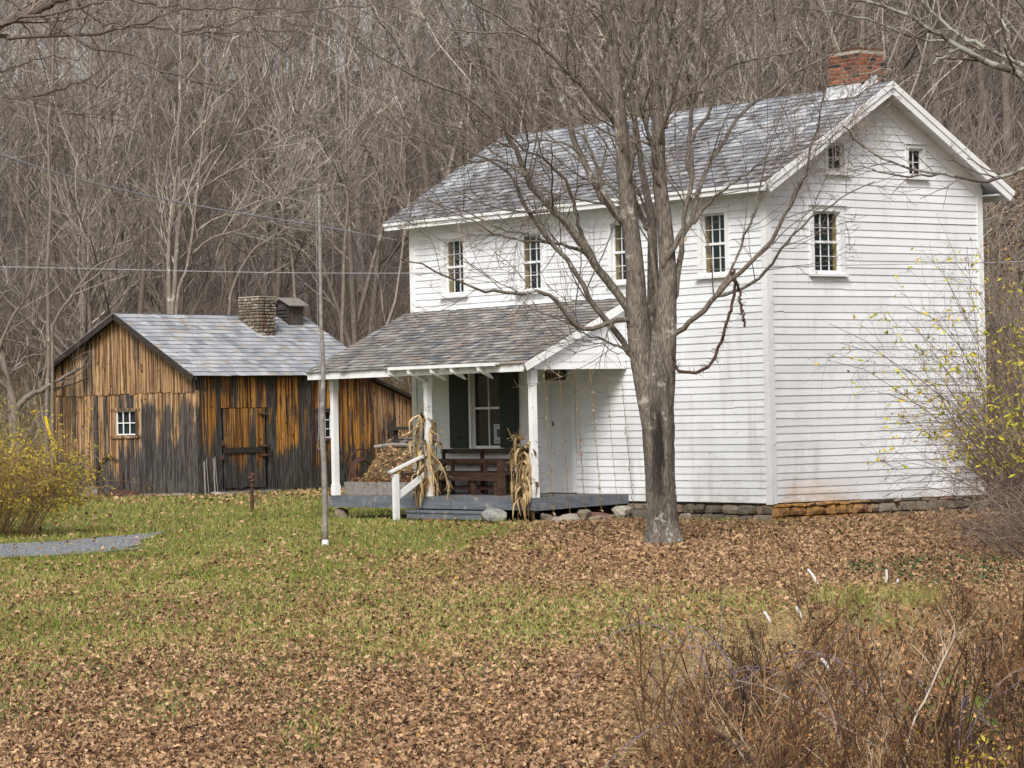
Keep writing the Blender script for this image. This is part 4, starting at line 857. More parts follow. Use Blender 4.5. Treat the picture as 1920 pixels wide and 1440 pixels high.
# lean-to beyond the far end: its wall runs on in line with the long wall, its roof falls away to the right
m = MB(); zl = lambda a: 3.28 - .325 * (a - BL_)
boards(m, lambda a, n, z: (a, .05 - n, z), BL_ + .03, 10.2, .3, lambda a: zl(a) - .04, 41, bw=.2, dk=-.15); m.build('lean_to_boards', BW4, barn)
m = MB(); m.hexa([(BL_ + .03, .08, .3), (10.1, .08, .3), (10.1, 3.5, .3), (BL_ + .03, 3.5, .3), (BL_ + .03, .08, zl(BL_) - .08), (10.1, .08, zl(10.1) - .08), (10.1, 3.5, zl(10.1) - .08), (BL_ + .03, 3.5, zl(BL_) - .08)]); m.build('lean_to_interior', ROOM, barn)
m = MB(); m.hexa([(BL_ + .02, -.2, zl(BL_) - .05), (10.5, -.2, zl(10.5) - .05), (10.5, 3.6, zl(10.5) - .05), (BL_ + .02, 3.6, zl(BL_) - .05), (BL_ + .02, -.2, zl(BL_) + .05), (10.5, -.2, zl(10.5) + .05), (10.5, 3.6, zl(10.5) + .05), (BL_ + .02, 3.6, zl(BL_) + .05)]); m.build('lean_to_roof', DARKW, barn)
m = MB(); stonewall(m, mpG, 0, BG, -.08, .10, 51); stonewall(m, mpF, 0, BL_, -.08, .10, 52); m.build('foundation', STONE, barn)
def bloc(x, y, z=0): c, s = cos(BPH), sin(BPH); return (BX + x * c - y * s, BY + x * s + y * c, z)
# things lying by the barn
def hoop(loc, r, tr, rz, tilt, label, n=1, cat='wheel rim'):
    m = MB(); g = np.random.default_rng(int(r * 1000) + int(abs(loc[0]) * 10)); th = np.linspace(0, 2 * pi, 40)
    for k in range(n): rr = r * (1 - .07 * k); m.tubes(np.stack([np.cos(th) * rr, np.zeros(40) - .05 * k, np.sin(th) * rr + r], 1)[None], np.full((1, 40), tr), 6, .5)
    o = m.build('iron_rim', IRON); o.location = loc; o.rotation_euler = (-tilt, 0, rz); return tag(o, label, cat)
def bh(x, y, r, tr, axis, label, n=1):
    p = bloc(x, y); z = float(gz(p[0], p[1])); hoop((p[0], p[1], z), r, tr, BPH + (0 if axis == 'F' else pi / 2 * -1), .1, label, n)
bh(-.22, 3.55, .57, .030, 'G', 'large iron rim leaning on the gable boards beside the chopping block')
bh(5.35, -.38, .58, .026, 'F', 'thin iron rim leaning on the long wall just right of the flagpole')
bh(6.52, -.38, .60, .030, 'F', 'tall dark iron rim at the far end of the long barn wall')
bh(6.05, -.75, .46, .036, 'F', 'nest of rusty red iron rims standing in front of the other rims', 3)
p = bloc(-1.0, 3.35); m = MB(); m.box(-.2, .2, -.16, .16, 0, .30); o = m.build('chopping_block', GREYW); o.location = gpt(p[0], p[1]); o.rotation_euler = (0, 0, radians(-4)); tag(o, 'squared grey wooden block on the grass before the barn gable', 'block')
p = bloc(-.75, 2.2); rock('scrap_iron_plate', IRON, gpt(p[0], p[1]), (1.0, .35, .22), 'rusty curved plate of scrap iron lying along the barn gable', seed=91, cat='scrap metal', rot=-.6 + BPH, sq=.9, bumpy=.4)
for k, (x, y, s, tn, lb) in enumerate(((-.5, .9, (.5, .35, .1), .6, 'flat tan stone left of the barn corner'), (-.55, .25, (.42, .4, .12), .95, 'pale stone at the foot of the barn corner'), (.25, -.55, (.75, .4, .14), 1., 'wide whitish slab by the barn corner under the slats'), (.75, -.65, (.5, .3, .1), .9, 'small slab right of the wide whitish one'), (-.75, 1.35, (.4, .3, .09), .3, 'dark flat stone beside the scrap iron'))):
    p = bloc(x, y); rock('flat_stone', STONE, gpt(p[0], p[1]), s, lb, tn, 95 + k, rot=k)
for k, (x, h) in enumerate(((.12, .98), (.27, 1.05), (.5, 1.05), (.62, 1.1))):
    p = bloc(x, -.16); m = MB(); m.bar((0, 0, 0), (.03 * (-1) ** k, .06, h), .04, .018); o = m.build('wooden_slat', GREYW); o.location = gpt(p[0], p[1]); o.rotation_euler = (0, 0, BPH); tag(o, ['leftmost', 'second', 'third', 'rightmost'][k] + ' of four grey slats leaning by the barn corner', 'slat', 'slats leaning on the barn')
# rusty post in the grass
sx_, sy_ = -5.87, 67.9; e = empty('rusty_post', gpt(sx_, sy_), 0, 'short rusty iron post with a knobbly head standing in the grass before the barn door', 'iron post')
m = MB(); m.tubes(np.array([(0, 0, -.05), (0, 0, .3), (.004, 0, .6), (0, 0, .72)])[None], np.array([[.045, .04, .034, .03]]), 10, cap=True); m.build('shaft', IRON, e)
m = MB(); 
for k, z in enumerate((.70, .77, .84)): stone(m, (.02 * (-1) ** k, 0, z), (.14 - .02 * k, .1, .08), (.5, 0, 0), .8, seed=k)
for z in (.25, .45, .58): stone(m, (0, 0, z), (.11, .11, .04), (.5, 0, 0), .8, seed=9)
m.build('knob_head', IRON, e)
# flagpole
FX, FY = -3.042, 48.59; fz = float(gz(FX, FY)); e = empty('flagpole', (FX, FY, fz), 0, 'slender crooked grey wooden flagpole with a white foot, standing on the lawn', 'flagpole')
pp = [(610, 1022), (608.5, 900), (604, 800), (605, 740), (606, 690), (602, 600), (600.5, 480), (598.5, 362)]; P = spline([np.array(W(x, y, FY)) - [FX, FY, 0] for x, y in pp], 30); P[:, 2] -= fz; P[:, 1] = 0
m = MB(); m.tubes(P[None], np.interp(np.linspace(0, 1, 30), [0, .45, .55, 1], [.046, .045, .034, .028])[None] * (1 + .06 * np.sin(np.arange(30) * 2.1)), 12, cap=True); m.build('pole', GREYW, e, True)
m = MB(); m.tubes(np.array([(0, 0, -.05), (0, 0, .05), (0, 0, .10)])[None] + P[0] * [1, 1, 0], np.array([[.058, .058, .05]]), 12, cap=True); m.build('foot', TRIM, e)
m = MB(); q = P[8:] + [-.055, -.02, 0]; m.tubes(q[None], np.full((1, len(q)), .005), 4); lp = spline([q[0], q[0] + [-.02, 0, -.25], q[0] + [.0, 0, -.32], q[0] + [.03, 0, -.22], q[0] + [.01, 0, .02]], 14); m.tubes(lp[None], np.full((1, 14), .005), 4); m.build('rope', WIREM, e)
m = MB(); stone(m, P[-1] + [0, 0, .03], (.08, .08, .09), .5, .9); m.build('finial', GREYW, e)
# yellow marker
p = W(96, 815, 66); m = MB(); m.tubes(np.array([(0, 0, -.0), (-.12, 0, .5)])[None] , np.full((1, 2), .035), 8, cap=True); m.tubes(np.array([(.3, 0, -1.6), (0, 0, 0)])[None], np.full((1, 2), .012), 6); o = m.build('guy_wire_guard', YEL); o.location = (p[0], p[1], p[2]-.1); tag(o, 'slanted yellow plastic guy wire guard above the yellow shrub', 'marker')
# bench slab and logs up the slope between barn and house
p = next(q for q in (W(762, 806, yy) for yy in np.arange(76, 96, .1)) if float(gz(q[0], q[1])) > q[2] - .45); zg = float(gz(p[0], p[1])); e = empty('plank_table', (p[0], p[1], zg), .2, 'dark rough plank table on the leafy slope between barn and house', 'table'); hh = max(.3, p[2] - zg)
m = MB(); m.box(-.5, .6, -.25, .25, hh, hh + .09); m.build('tabletop', DARKW, e)
for x in (-.3, .4): m = MB(); m.box(x - .05, x + .05, -.1, .1, -.1, hh); m.build('leg', DARKW, e)
for k, (px, py, l_, a) in enumerate(((755, 826, .9, .5), (738, 838, 1.1, .1), (765, 832, .6, 1.0))):
    p = next(q for q in (W(px, py, yy) for yy in np.arange(76, 96, .1)) if float(gz(q[0], q[1])) > q[2] - .05); m = MB(); P = spline([(-l_ / 2, 0, .05), (0, .03, .10), (l_ / 2, 0, .07)], 8); m.tubes(P[None], np.full((1, 8), .035 + .018 * k)[0][None], 8, cap=True); o = m.build('log', GREYW); o.location = gpt(p[0], p[1]); o.rotation_euler = (0, 0, a); tag(o, ['pale log lying behind the porch on the leafy slope', 'long thin fallen limb on the leafy slope', 'thick short log under the plank table'][k], 'log')
# shed glimpsed right of the house
e = empty('hillside_shed', (12.9, 76, 0), -.1, 'small brown plank shed half hidden behind the right corner of the house', 'shed')
m = MB(); boards(m, lambda a, n, z: (a, -n, z), -1.3, 1.6, 2.2, lambda a: 4.0, 61, dk=-.2); m.box(-1.3, 1.6, .01, 1.8, 1.0, 3.9); m.build('wall', BW1, e)
m = MB(); m.box(-1.6, 1.9, -.4, 2.2, 4.0, 4.08); m.build('roof', DARKW, e); m = MB(); 
for k in range(14): stone(m, (-1.3 + .22 * k, -.25, 1.9 + .1 * (k % 3)), (.3, .3, .2), (.3 + .4 * (k % 2), 0, 0), .7, seed=k)
m.box(-1.4, 1.7, -.1, 1.7, .2, 2.2); m.build('stone_base', STONE, e)
# cables
def cable(pts, label, r=.0065):
    P = spline([W(*q) for q in pts], 60); m = MB(); m.tubes(P[None], np.full((1, 60), r), 5); tag(m.build('cable', WIREM), label, 'cable')
c0 = hloc(-.3, L + .1, 5.75)
P = spline([W(-700, 30, 40), W(0, 290, 50), W(300, 372, 55), W(600, 424, 60), c0], 60); m = MB(); m.tubes(P[None], np.full((1, 60), .014), 5); tag(m.build('cable', WIREM), 'dark twisted cable slanting from the upper left down to the house eave', 'cable')
cable([(-900, 482, 50), (0, 500, 50), (600, 512, 50), (1200, 508, 50), (1560, 498, 50), (1920, 490, 50), (2700, 460, 50)], 'thin grey cable stretched level across the whole yard in front of the house', .007)

# ------------------------------------------------------------------ the maple
TZ = 46.9; TX = 2.30; tz0 = float(gz(TX, TZ)); maple = empty('maple_tree', (TX, TZ, tz0), 0, 'big bare maple on the lawn, trunk splitting into upright limbs in front of the house', 'tree')
org = np.array([TX, TZ, tz0]); px = TZ / F
def trace(pts, Y0, Y1, n=14, w0=10, w1=3, g=None):
    k = len(pts); dep = Y0 + (Y1 - Y0) * np.linspace(0, 1, k) ** 1.2; P = spline([W(x, y, d) for (x, y), d in zip(pts, dep)], n)
    if g is not None: P[1:-1] += g.normal(size=(n - 2, 3)) * .012
    return P, np.linspace(w0, w1, n) * .78 / 2 / F * (Y0 + Y1) / 2
def big(m, P, R, sides, g, rough=.05, flare=None):
    """thick stem with a fluted skin"""
    N = len(P); T = np.gradient(P, axis=0); T /= np.linalg.norm(T, axis=1, keepdims=True); ref = np.array([0, 1., 0]); A = np.cross(T, ref); A /= np.linalg.norm(A, axis=1, keepdims=True); B = np.cross(T, A)
    th = np.arange(sides) * 2 * pi / sides; ph = g.random(6) * 6; zz = np.linspace(0, 1, N)[:, None] * N * .35
    fl = sum(np.sin(th[None] * (3 + 2 * i) + ph[i] + .5 * np.sin(zz * (.6 + .2 * i) + i)) / (2 + i) for i in range(6)) * rough + g.normal(size=(N, sides)) * rough * .25
    if flare is not None: fl = fl + flare[:, None] * (.5 + .5 * np.sin(th[None] * 5 + 1.)) 
    V = P[:, None] + (R[:, None] * (1 + fl))[:, :, None] * (A[:, None] * np.cos(th)[None, :, None] + B[:, None] * np.sin(th)[None, :, None])
    ii = np.arange(N * sides).reshape(N, sides); a, b_ = ii[:-1], ii[1:]; m.add(V.reshape(-1, 3), np.stack([a, np.roll(a, -1, 1), np.roll(b_, -1, 1), b_], -1).reshape(-1, 4))
g = np.random.default_rng(21)
m = MB(); tp = [(1246, 1034, 86), (1244, 1015, 78), (1242, 985, 68), (1239, 940, 64), (1237, 900, 63), (1234, 830, 67), (1232, 780, 70), (1229, 720, 76), (1226, 690, 74), (1224, 655, 56), (1223, 630, 30), (1223, 615, 8)]
P = spline([W(x, y, TZ) for x, y, _ in tp], 70) - org; R = spline([(w_, 0, 0) for _, _, w_ in tp], 70)[:, 0] / 2 * px * .87
fl = np.interp(np.linspace(0, 1, 70), [0, .08, .2, .4], [.6, .22, .06, 0]); big(m, P, R, 48, g, .07, fl); m.build('trunk', MAPLE, maple, True)
stems = [([(1222, 840), (1212, 740), (1200, 650), (1193, 575), (1190, 500), (1181, 415), (1170, 327), (1164, 238), (1154, 149), (1145, 60), (1132, 0), (1120, -70), (1112, -160)], [30, 50, 56, 50, 42, 38, 34, 32, 27, 25, 23, 20, 14], 0, -.8),
         ([(1242, 840), (1246, 740), (1247, 650), (1250, 575), (1252, 500), (1246, 415), (1236, 327), (1234, 238), (1228, 149), (1227, 60), (1224, 0), (1222, -90), (1226, -180)], [30, 48, 54, 48, 41, 37, 33, 31, 20, 19, 18, 15, 11], -.06, .4),
         ([(1228, 680), (1226, 600), (1224, 500), (1222, 415), (1210, 350), (1192, 240), (1180, 150), (1172, 80), (1165, 0), (1155, -100)], [36, 34, 26, 22, 17, 14, 12, 11, 10, 7], .3, 1.8)]
LP, LR = [], []
for k, (pts, ws, d0, d1) in enumerate(stems):
    n = 60; dep = TZ + d0 + (d1 - d0) * np.linspace(0, 1, len(pts)); P = spline([W(x, y, d) for (x, y), d in zip(pts, dep)], n) - org; R = spline([(w_, 0, 0) for w_ in ws], n)[:, 0] / 2 * px * .79
    m = MB(); big(m, P, R, 28, g, .05); m.build('stem', MAPLE2, maple, True); ix = np.linspace(12, n - 1, 14).astype(int); LP.append(P[ix]); LR.append(R[ix])
limbs = [([(1186, 668), (1165, 636), (1143, 607), (1113, 570), (1080, 509), (1033, 454), (987, 392), (967, 342), (933, 308), (879, 282), (820, 262)], 17, 3, -1.5),
    ([(1188, 610), (1175, 575), (1133, 521), (1100, 471), (1054, 408), (1008, 362), (983, 317), (962, 267), (933, 229), (867, 179), (783, 146), (700, 96), (640, 60)], 24, 3, -2.2),
    ([(1190, 450), (1165, 415), (1142, 387), (1117, 346), (1092, 292), (1067, 233), (1054, 187), (1033, 142), (1008, 83), (992, 33), (965, -30)], 20, 7, 1.2),
    ([(1166, 285), (1155, 240), (1142, 212), (1108, 179), (1075, 146), (1042, 112), (1000, 75), (950, 42), (887, 4), (820, -40)], 15, 5, -1.4),
    ([(1150, 90), (1142, 42), (1122, 15), (1100, 0), (1060, -40)], 18, 9, .8),
    ([(1225, 640), (1210, 618), (1190, 604), (1160, 600), (1133, 607), (1112, 618), (1083, 614), (1062, 590), (1040, 558), (1005, 548), (963, 552), (922, 547), (897, 542), (863, 528), (822, 512), (780, 492), (735, 480)], 16, 3, -2.6),
    ([(1190, 664), (1175, 655), (1156, 648), (1123, 634), (1094, 627), (1060, 600), (1030, 590)], 8, 2, -.8),
    ([(1262, 628), (1285, 612), (1311, 589), (1347, 549), (1391, 509), (1436, 464), (1467, 411), (1493, 367), (1511, 322), (1525, 260), (1538, 207), (1560, 130)], 15, 3, -1.8),
    ([(1340, 556), (1391, 540), (1427, 518), (1462, 473), (1490, 440), (1516, 411), (1551, 391), (1587, 367), (1640, 340)], 9, 2, -1.6),
    ([(1346, 548), (1369, 509), (1391, 460), (1409, 411), (1422, 362), (1440, 290), (1462, 220)], 8, 2, .6),
    ([(1256, 575), (1270, 530), (1277, 480), (1280, 442), (1298, 411), (1307, 371), (1329, 309), (1356, 269), (1373, 238), (1409, 193), (1458, 162), (1507, 127), (1569, 100), (1631, 69), (1700, 40)], 16, 3, 1.6),
    ([(1244, 500), (1272, 450), (1284, 398), (1298, 327), (1293, 260), (1298, 193), (1302, 127), (1316, 60), (1322, 0), (1330, -80)], 14, 5, -.9),
    ([(1298, 335), (1289, 300), (1300, 255), (1329, 215), (1342, 162), (1364, 127), (1409, 112), (1470, 100), (1524, 87)], 12, 3, 1.2),
    ([(1248, 240), (1256, 200), (1267, 160), (1275, 110), (1290, 50), (1296, 0), (1300, -60)], 10, 5, 1.5),
    ([(1244, 610), (1230, 540), (1218, 440), (1209, 424), (1191, 371), (1180, 330), (1172, 290)], 14, 5, .5),
    ([(1122, 500), (1100, 458), (1083, 417), (1075, 375), (1054, 333), (1021, 300), (983, 283), (950, 246), (900, 215)], 12, 3, -2.),
    ([(1140, 530), (1098, 475), (1070, 463), (1038, 455), (997, 452), (960, 447), (930, 438), (897, 420), (847, 397), (790, 370)], 10, 2, -1.5),
    ([(1236, 345), (1218, 300), (1190, 268), (1160, 260), (1120, 240), (1085, 225), (1040, 232), (980, 240)], 8, 2, -1.),
    ([(1155, 355), (1117, 342), (1080, 350), (1040, 372), (1000, 392), (950, 402)], 8, 2, .9),
    ([(1300, 420), (1330, 380), (1370, 345), (1420, 310), (1480, 290), (1545, 262)], 7, 2, -1.3),
    ([(1232, 149), (1250, 90), (1262, 40), (1270, -30)], 11, 6, -.4), ([(1298, 193), (1330, 130), (1350, 60), (1380, 0), (1400, -60)], 9, 4, -.8),
    ([(1162, 200), (1185, 140), (1200, 70), (1205, 0), (1215, -60)], 10, 5, -1.1), ([(1008, 83), (960, 60), (900, 62), (840, 50), (760, 20), (700, -10)], 7, 2, .4),
    ([(1092, 292), (1060, 270), (1010, 262), (960, 275), (900, 262), (820, 235), (740, 215)], 6, 2, -.4), ([(1033, 454), (990, 440), (940, 430), (880, 400), (820, 380), (760, 330)], 6, 2, -.6),
    ([(1100, 471), (1040, 400), (990, 340), (930, 290), (860, 240), (790, 215), (720, 205)], 7, 2, .9), ([(983, 317), (930, 300), (860, 310), (790, 330), (730, 350)], 5, 2, -1.),
    ([(1467, 411), (1500, 340), (1530, 300), (1580, 250), (1610, 200)], 5, 1.5, .3), ([(1316, 60), (1360, 30), (1400, -10)], 7, 4, .3)]
for (pts, w0, w1, dd) in limbs:
    # every limb starts at its parent's depth and swings forward or back
    P, R = trace(pts, TZ + (.0 if dd < 0 else .1), TZ + dd, 26, w0, w1, g); P = P - org
    m = MB(); m.tubes(P[None], R[None] * (1 + .05 * g.normal(size=26)), 10); m.build('limb', MAPLE2, maple, True); ix = np.linspace(2, 25, 14).astype(int); LP.append(P[ix]); LR.append(R[ix])
LP, LR = np.array(LP), np.array(LR)
A1, B1 = grow(LP, LR, 10, .12, 1, 48, L=1.5, k=7, up=.12, wig=.13, rm=.36, rmin=.006, g=g)
A2, B2 = grow(A1, B1, 4, .15, 1, 45, lf=.55, k=6, up=.08, wig=.16, rm=.55, rmin=.004, g=g, minL=.2)
A3, B3 = grow(A2, B2, 4, .15, 1, 42, lf=.6, k=5, up=.05, wig=.2, rm=.6, rmin=.003, g=g, minL=.12)
m = MB(); m.tubes(A1, B1, 5, g.random(len(A1))); m.build('branches', MAPLE2, maple, True)
m = MB(); m.tubes(A2, B2, 4, g.random(len(A2))); m.tubes(A3, B3, 3, g.random(len(A3))); m.build('twigs', TWIG, maple)
# dead climbing vine hanging from the right limb
for k, (pts, w0, w1) in enumerate((([(1371, 509), (1378, 544), (1372, 575), (1364, 602), (1351, 638), (1333, 682), (1311, 698), (1276, 698), (1264, 680), (1262, 650)], 7, 7), ([(1375, 504), (1387, 553), (1391, 580), (1396, 611)], 6, 6))):
    P, R = trace(pts, TZ - .35, TZ - .35, 30, w0, w1, g); P = P - org; m = MB(); m.tubes(P[None] , R[None] * (1 + .2 * g.random(30)), 7, cap=True); A, B = grow(P[None], R[None], 60 if k == 0 else 14, .3, .98, 70, L=.09, k=3, rm=.3, rmin=.003, g=g); m.tubes(A, B, 3); o = m.build('hanging_vine', bark('dead_vine_bark%d' % k, (.07, .04, .03), (.13, .075, .05)), maple); o['label'] = ['shaggy dead vine looping down from the right limb', 'short dead vine stub hanging beside the loop'][k]
m = MB(); leaves_on(m, np.array([W(x, y, TZ - .1) for x, y in ((1221, 352), (1283, 455), (1228, 660), (1232, 672), (1085, 595), (1181, 1010))]) - org, .09, g, lambda N: np.full(N, .9)); m.build('clinging_leaf', LEAF, maple)

# ------------------------------------------------------------------ neighbours reaching into the frame
def side_tree(name, label, trunk_px, Y, tops, limbs_, mat, tw, wtr, seed, cnt=9, Lb=1.0):
    g = np.random.default_rng(seed); x = W(trunk_px, 700, Y)[0]; z0 = float(gz(x, Y)); e = empty(name, (x, Y, z0), 0, label, 'tree'); o_ = np.array([x, Y, z0]); m = MB()
    P = spline([(x, Y, z0 - .1), (x + .03, Y, 1.5), (x, Y + .05, 4), (x + .1, Y, tops)], 40) - o_; R = np.interp(np.linspace(0, 1, 40), [0, .05, .2, 1], [wtr * 1.35, wtr * 1.1, wtr, wtr * .4]); big(m, P, R, 24, g, .06); m.build('trunk', mat, e, True); LPs, LRs = [], []
    m = MB()
    for pts, w0, w1, y0, y1 in limbs_:
        P, R = trace(pts, y0, y1, 24, w0, w1, g); P = P - o_; m.tubes(P[None], R[None], 8); ix = np.linspace(3, 23, 14).astype(int); LPs.append(P[ix]); LRs.append(R[ix])
    m.build('limb', mat, e, True); LPs, LRs = np.array(LPs), np.array(LRs)
    A, B = grow(LPs, LRs, cnt, .05, 1, 45, L=Lb, k=6, up=.06, wig=.15, rm=.45, rmin=.004, g=g); C, D_ = grow(A, B, 5, .15, 1, 45, lf=.5, k=5, up=.04, wig=.2, rm=.6, rmin=.0028, g=g, minL=.12)
    m = MB(); m.tubes(A, B, 4, g.random(len(A))); m.tubes(C, D_, 3, g.random(len(C))); m.build('twigs', tw, e)
side_tree('overhanging_tree', 'bare tree at the left edge whose dark limbs reach across the top left', -260, 27, 8.5, [
    ([(-262, 150), (-150, 95), (0, 41), (78, 12), (140, -8), (260, -60)], 26, 14, 27, 26.2), ([(-100, 70), (0, 45), (39, 33), (117, 21), (194, 4), (280, -10)], 11, 5, 26.6, 25.8),
    ([(-260, 130), (-120, 82), (0, 70), (23, 72), (93, 66), (160, 64), (218, 56), (272, 43), (330, 22), (400, 8)], 13, 4, 27, 26), ([(240, 50), (253, 49), (296, 52), (342, 62), (389, 62), (459, 60), (529, 56), (600, 62)], 6, 2, 26.2, 25.9), ([(342, 61), (389, 51), (430, 44), (467, 35), (500, 20)], 5, 2, 26.1, 26.6),
    ([(140, -10), (150, 10), (171, 31), (218, 45), (255, 50)], 6, 4, 26.2, 26.4), ([(-200, -120), (-60, -30), (12, 0), (78, 35), (140, 72), (187, 93), (233, 97), (264, 117), (311, 134), (362, 154), (408, 159)], 10, 4, 27, 25.6),
    ([(200, -20), (272, 4), (330, 10), (389, 16), (470, 18), (545, 19), (640, 12), (700, 8)], 6, 3, 26, 25.5), ([(-262, 260), (-100, 215), (0, 190), (39, 183), (80, 178), (128, 163), (171, 144), (202, 113), (230, 85)], 9, 3, 27, 27.4), ([(20, 186), (60, 186), (101, 198), (124, 212), (187, 214), (249, 212)], 5, 2, 27, 26.6),
    ([(-260, 230), (-90, 160), (0, 136), (51, 117), (101, 105), (150, 112)], 5, 2, 27, 28)], bark('near_limb_bark', (.13, .10, .09), (.23, .19, .17), .1), TWIG, .22, 31, 7, .8)
side_tree('lichened_tree', 'bare lichen spotted tree at the right edge reaching in over the chimney side', 2130, 36, 9.5, [
    ([(2130, 330), (2010, 200), (1920, 147), (1880, 127), (1836, 111), (1800, 91), (1773, 69), (1735, 48), (1680, 20), (1600, 0)], 22, 7, 36, 35.2), ([(2010, 195), (1955, 140), (1920, 122), (1893, 109), (1849, 87), (1809, 73), (1787, 58), (1755, 30), (1720, -10)], 16, 6, 36, 36.4),
    ([(1893, 109), (1840, 92), (1764, 78), (1700, 66), (1640, 40), (1560, 24), (1480, 10)], 8, 3, 36, 35), ([(2130, 420), (2000, 310), (1920, 316), (1880, 329), (1844, 342), (1800, 333), (1773, 324), (1724, 318), (1680, 307), (1636, 287), (1604, 260), (1580, 236)], 12, 3, 36, 34.6),
    ([(1773, 324), (1729, 329), (1693, 331), (1640, 318), (1610, 310), (1582, 295), (1540, 250)], 6, 2, 35, 34.6), ([(1880, 127), (1890, 60), (1870, 20), (1890, -30)], 9, 6, 36, 36.5), ([(1800, 91), (1760, 110), (1720, 135), (1660, 130), (1610, 140)], 5, 2, 35.4, 35)], LICH, TWIG, .24, 33, 7, .8)

# ------------------------------------------------------------------ the wooded hillside
def wood_variant(seed, H, kind, fork=False):
    g = np.random.default_rng(seed); r0 = H * .0088; k = 16; s = np.linspace(0, 1, k); lean = g.normal() * .04
    base = np.stack([s * H * lean + .12 * np.sin(s * 5 + g.random() * 6), .12 * np.sin(s * 4 + g.random() * 6), s * H], 1); P = [base]; R = [r0 * (1 - .82 * s) * np.where(s < .02, 1.35, 1)]
    if fork:
        for q in range(2 + int(g.random() * 2)):
            f0 = .12 + .25 * g.random(); i0 = int(f0 * k); a = g.random() * 6.28; sp = .18 + .25 * g.random(); ss2 = np.linspace(0, 1, k); l = H * (1 - f0) * .85
            P.append(base[i0] + np.stack([cos(a) * sp * l * ss2, sin(a) * sp * l * ss2, l * ss2 * (1 - sp * .2)], 1) + g.normal(size=(k, 3)) * .03 * ss2[:, None]); R.append(r0 * .62 * (1 - .82 * ss2))
    P, R = np.array(P), np.array(R); m = MB(); m.tubes(P, R, 7); 
    A, B = grow(P, R, 30 if not fork else 14, .12, .98, 42, lf=.34, k=7, up=.16, wig=.10, rm=.42, rmin=.018, g=g)
    C, D_ = grow(A, B, 7, .15, 1, 42, lf=.5, k=5, up=.12, wig=.16, rm=.5, rmin=.010, g=g, minL=.5)
    E_, F_ = grow(C, D_, 6, .1, 1, 40, lf=.55, k=4, up=.1, wig=.2, rm=.6, rmin=.0072, g=g, minL=.4)
    c = MB(); c.tubes(A, B, 4, g.random(len(A))); c.tubes(C, D_, 3, g.random(len(C))); c.tubes(E_, F_, 3, g.random(len(E_)))
    return m, c
KINDS = [('slender straight grey tree with upswept branches', 0, False), ('slim brown barked tree with fine twigs', 1, False), ('forked grey tree with several stems', 0, True), ('pale barked lichened tree', 2, False), ('brown tree forking low down', 1, True), ('tall thin grey pole tree', 0, False), ('short twiggy brown tree', 1, True)]
protos = []
for i, (lb, kd, fk) in enumerate(KINDS):
    H = [17, 15, 16, 17, 14, 18, 10][i]; m, c = wood_variant(100 + i, H, kd, fk); e = empty('woodland_tree', (0, 0, 0), 0, lb, 'tree', 'bare woodland trees: ' + lb)
    m.build('trunk', WOODS[kd], e, True); c.build('crown', FTWIG[kd], e); protos.append(e)
g = np.random.default_rng(55); spots = []
tries = 0
while len(spots) < 286 and tries < 200000:
    tries += 1; y = 72 + (235 - 72) * g.random() ** 1.15; x = (g.random() * 2 - 1) * (.185 * y + 2.5); s = y - np.interp(x, XS, YSV)
    if s < 1.5 or (x / y > .135 and y < 98): continue
    if bool(blocked(np.array([x]), np.array([y]))[0]) or (-7.5 < x < -2 and y < 99) or (10 < x < 15 and y < 79) or (x < .5 and y < 99): continue
    md = 2.6 + .012 * (y - 80)
    if any((x - a) ** 2 + (y - b_) ** 2 < md * md for a, b_, in spots): continue
    spots.append((x, y))
used = [0] * len(protos)
for (x, y) in spots:
    i = int(g.choice(len(protos), p=[.2, .22, .15, .1, .13, .12, .08])); o = protos[i] if not used[i] else copy_tree(protos[i]); used[i] = 1
    s_ = y - np.interp(x, XS, YSV); u_ = x / y
    pl = (' at the slope foot' if s_ < 28 else ' at mid slope' if s_ < 75 else ' high on the slope') + (' left of the barn ridge' if u_ < -.125 else ' above the barn' if u_ < -.06 else ' between barn and house' if u_ < -.015 else ' behind the maple crown' if u_ < .075 else ' beyond the brick chimney')
    o['label'] = KINDS[i][0] + pl; o['group'] = 'woodland: ' + KINDS[i][0] + pl
    k = .8 + .4 * g.random(); o.location = (x, y, float(gz(x, y)) - .05); o.scale = (k, k, k * (.9 + .25 * g.random())); o.rotation_euler = (g.normal() * .03, g.normal() * .03, g.random() * 6.28)
# pale trees behind the barn that stand out
def traced_tree(name, label, root, Y, stems_, mat, tw, seed, n1=16, Lb=2.2):
    g = np.random.default_rng(seed); x = W(root, 560, Y)[0]; z0 = float(gz(x, Y)); e = empty(name, (x, Y, z0), 0, label, 'tree'); o_ = np.array([x, Y, z0]); m = MB(); a, b_ = [], []
    for pts, w0, w1, dd in stems_:
        P, R = trace(pts, Y, Y + dd, 26, w0, w1, g); P = P - o_
        if pts[0][1] > 550: P[0] = (P[0][0], 0, -.1) if abs(pts[0][0] - root) > 2 else (0, 0, -.1)
        m.tubes(P[None], R[None], 8); ix = np.linspace(2, 25, 14).astype(int); a.append(P[ix]); b_.append(R[ix])
    m.build('trunk', mat, e, True); A, B = grow(np.array(a), np.array(b_), n1, .15, 1, 45, L=Lb, k=7, up=.15, wig=.12, rm=.4, rmin=.010, g=g); C, D_ = grow(A, B, 7, .1, 1, 42, lf=.5, k=5, up=.1, wig=.15, rm=.55, rmin=.007, g=g, minL=.3)
    m = MB(); m.tubes(A, B, 4, g.random(len(A))); m.tubes(C, D_, 3, g.random(len(C))); m.build('crown', tw, e)
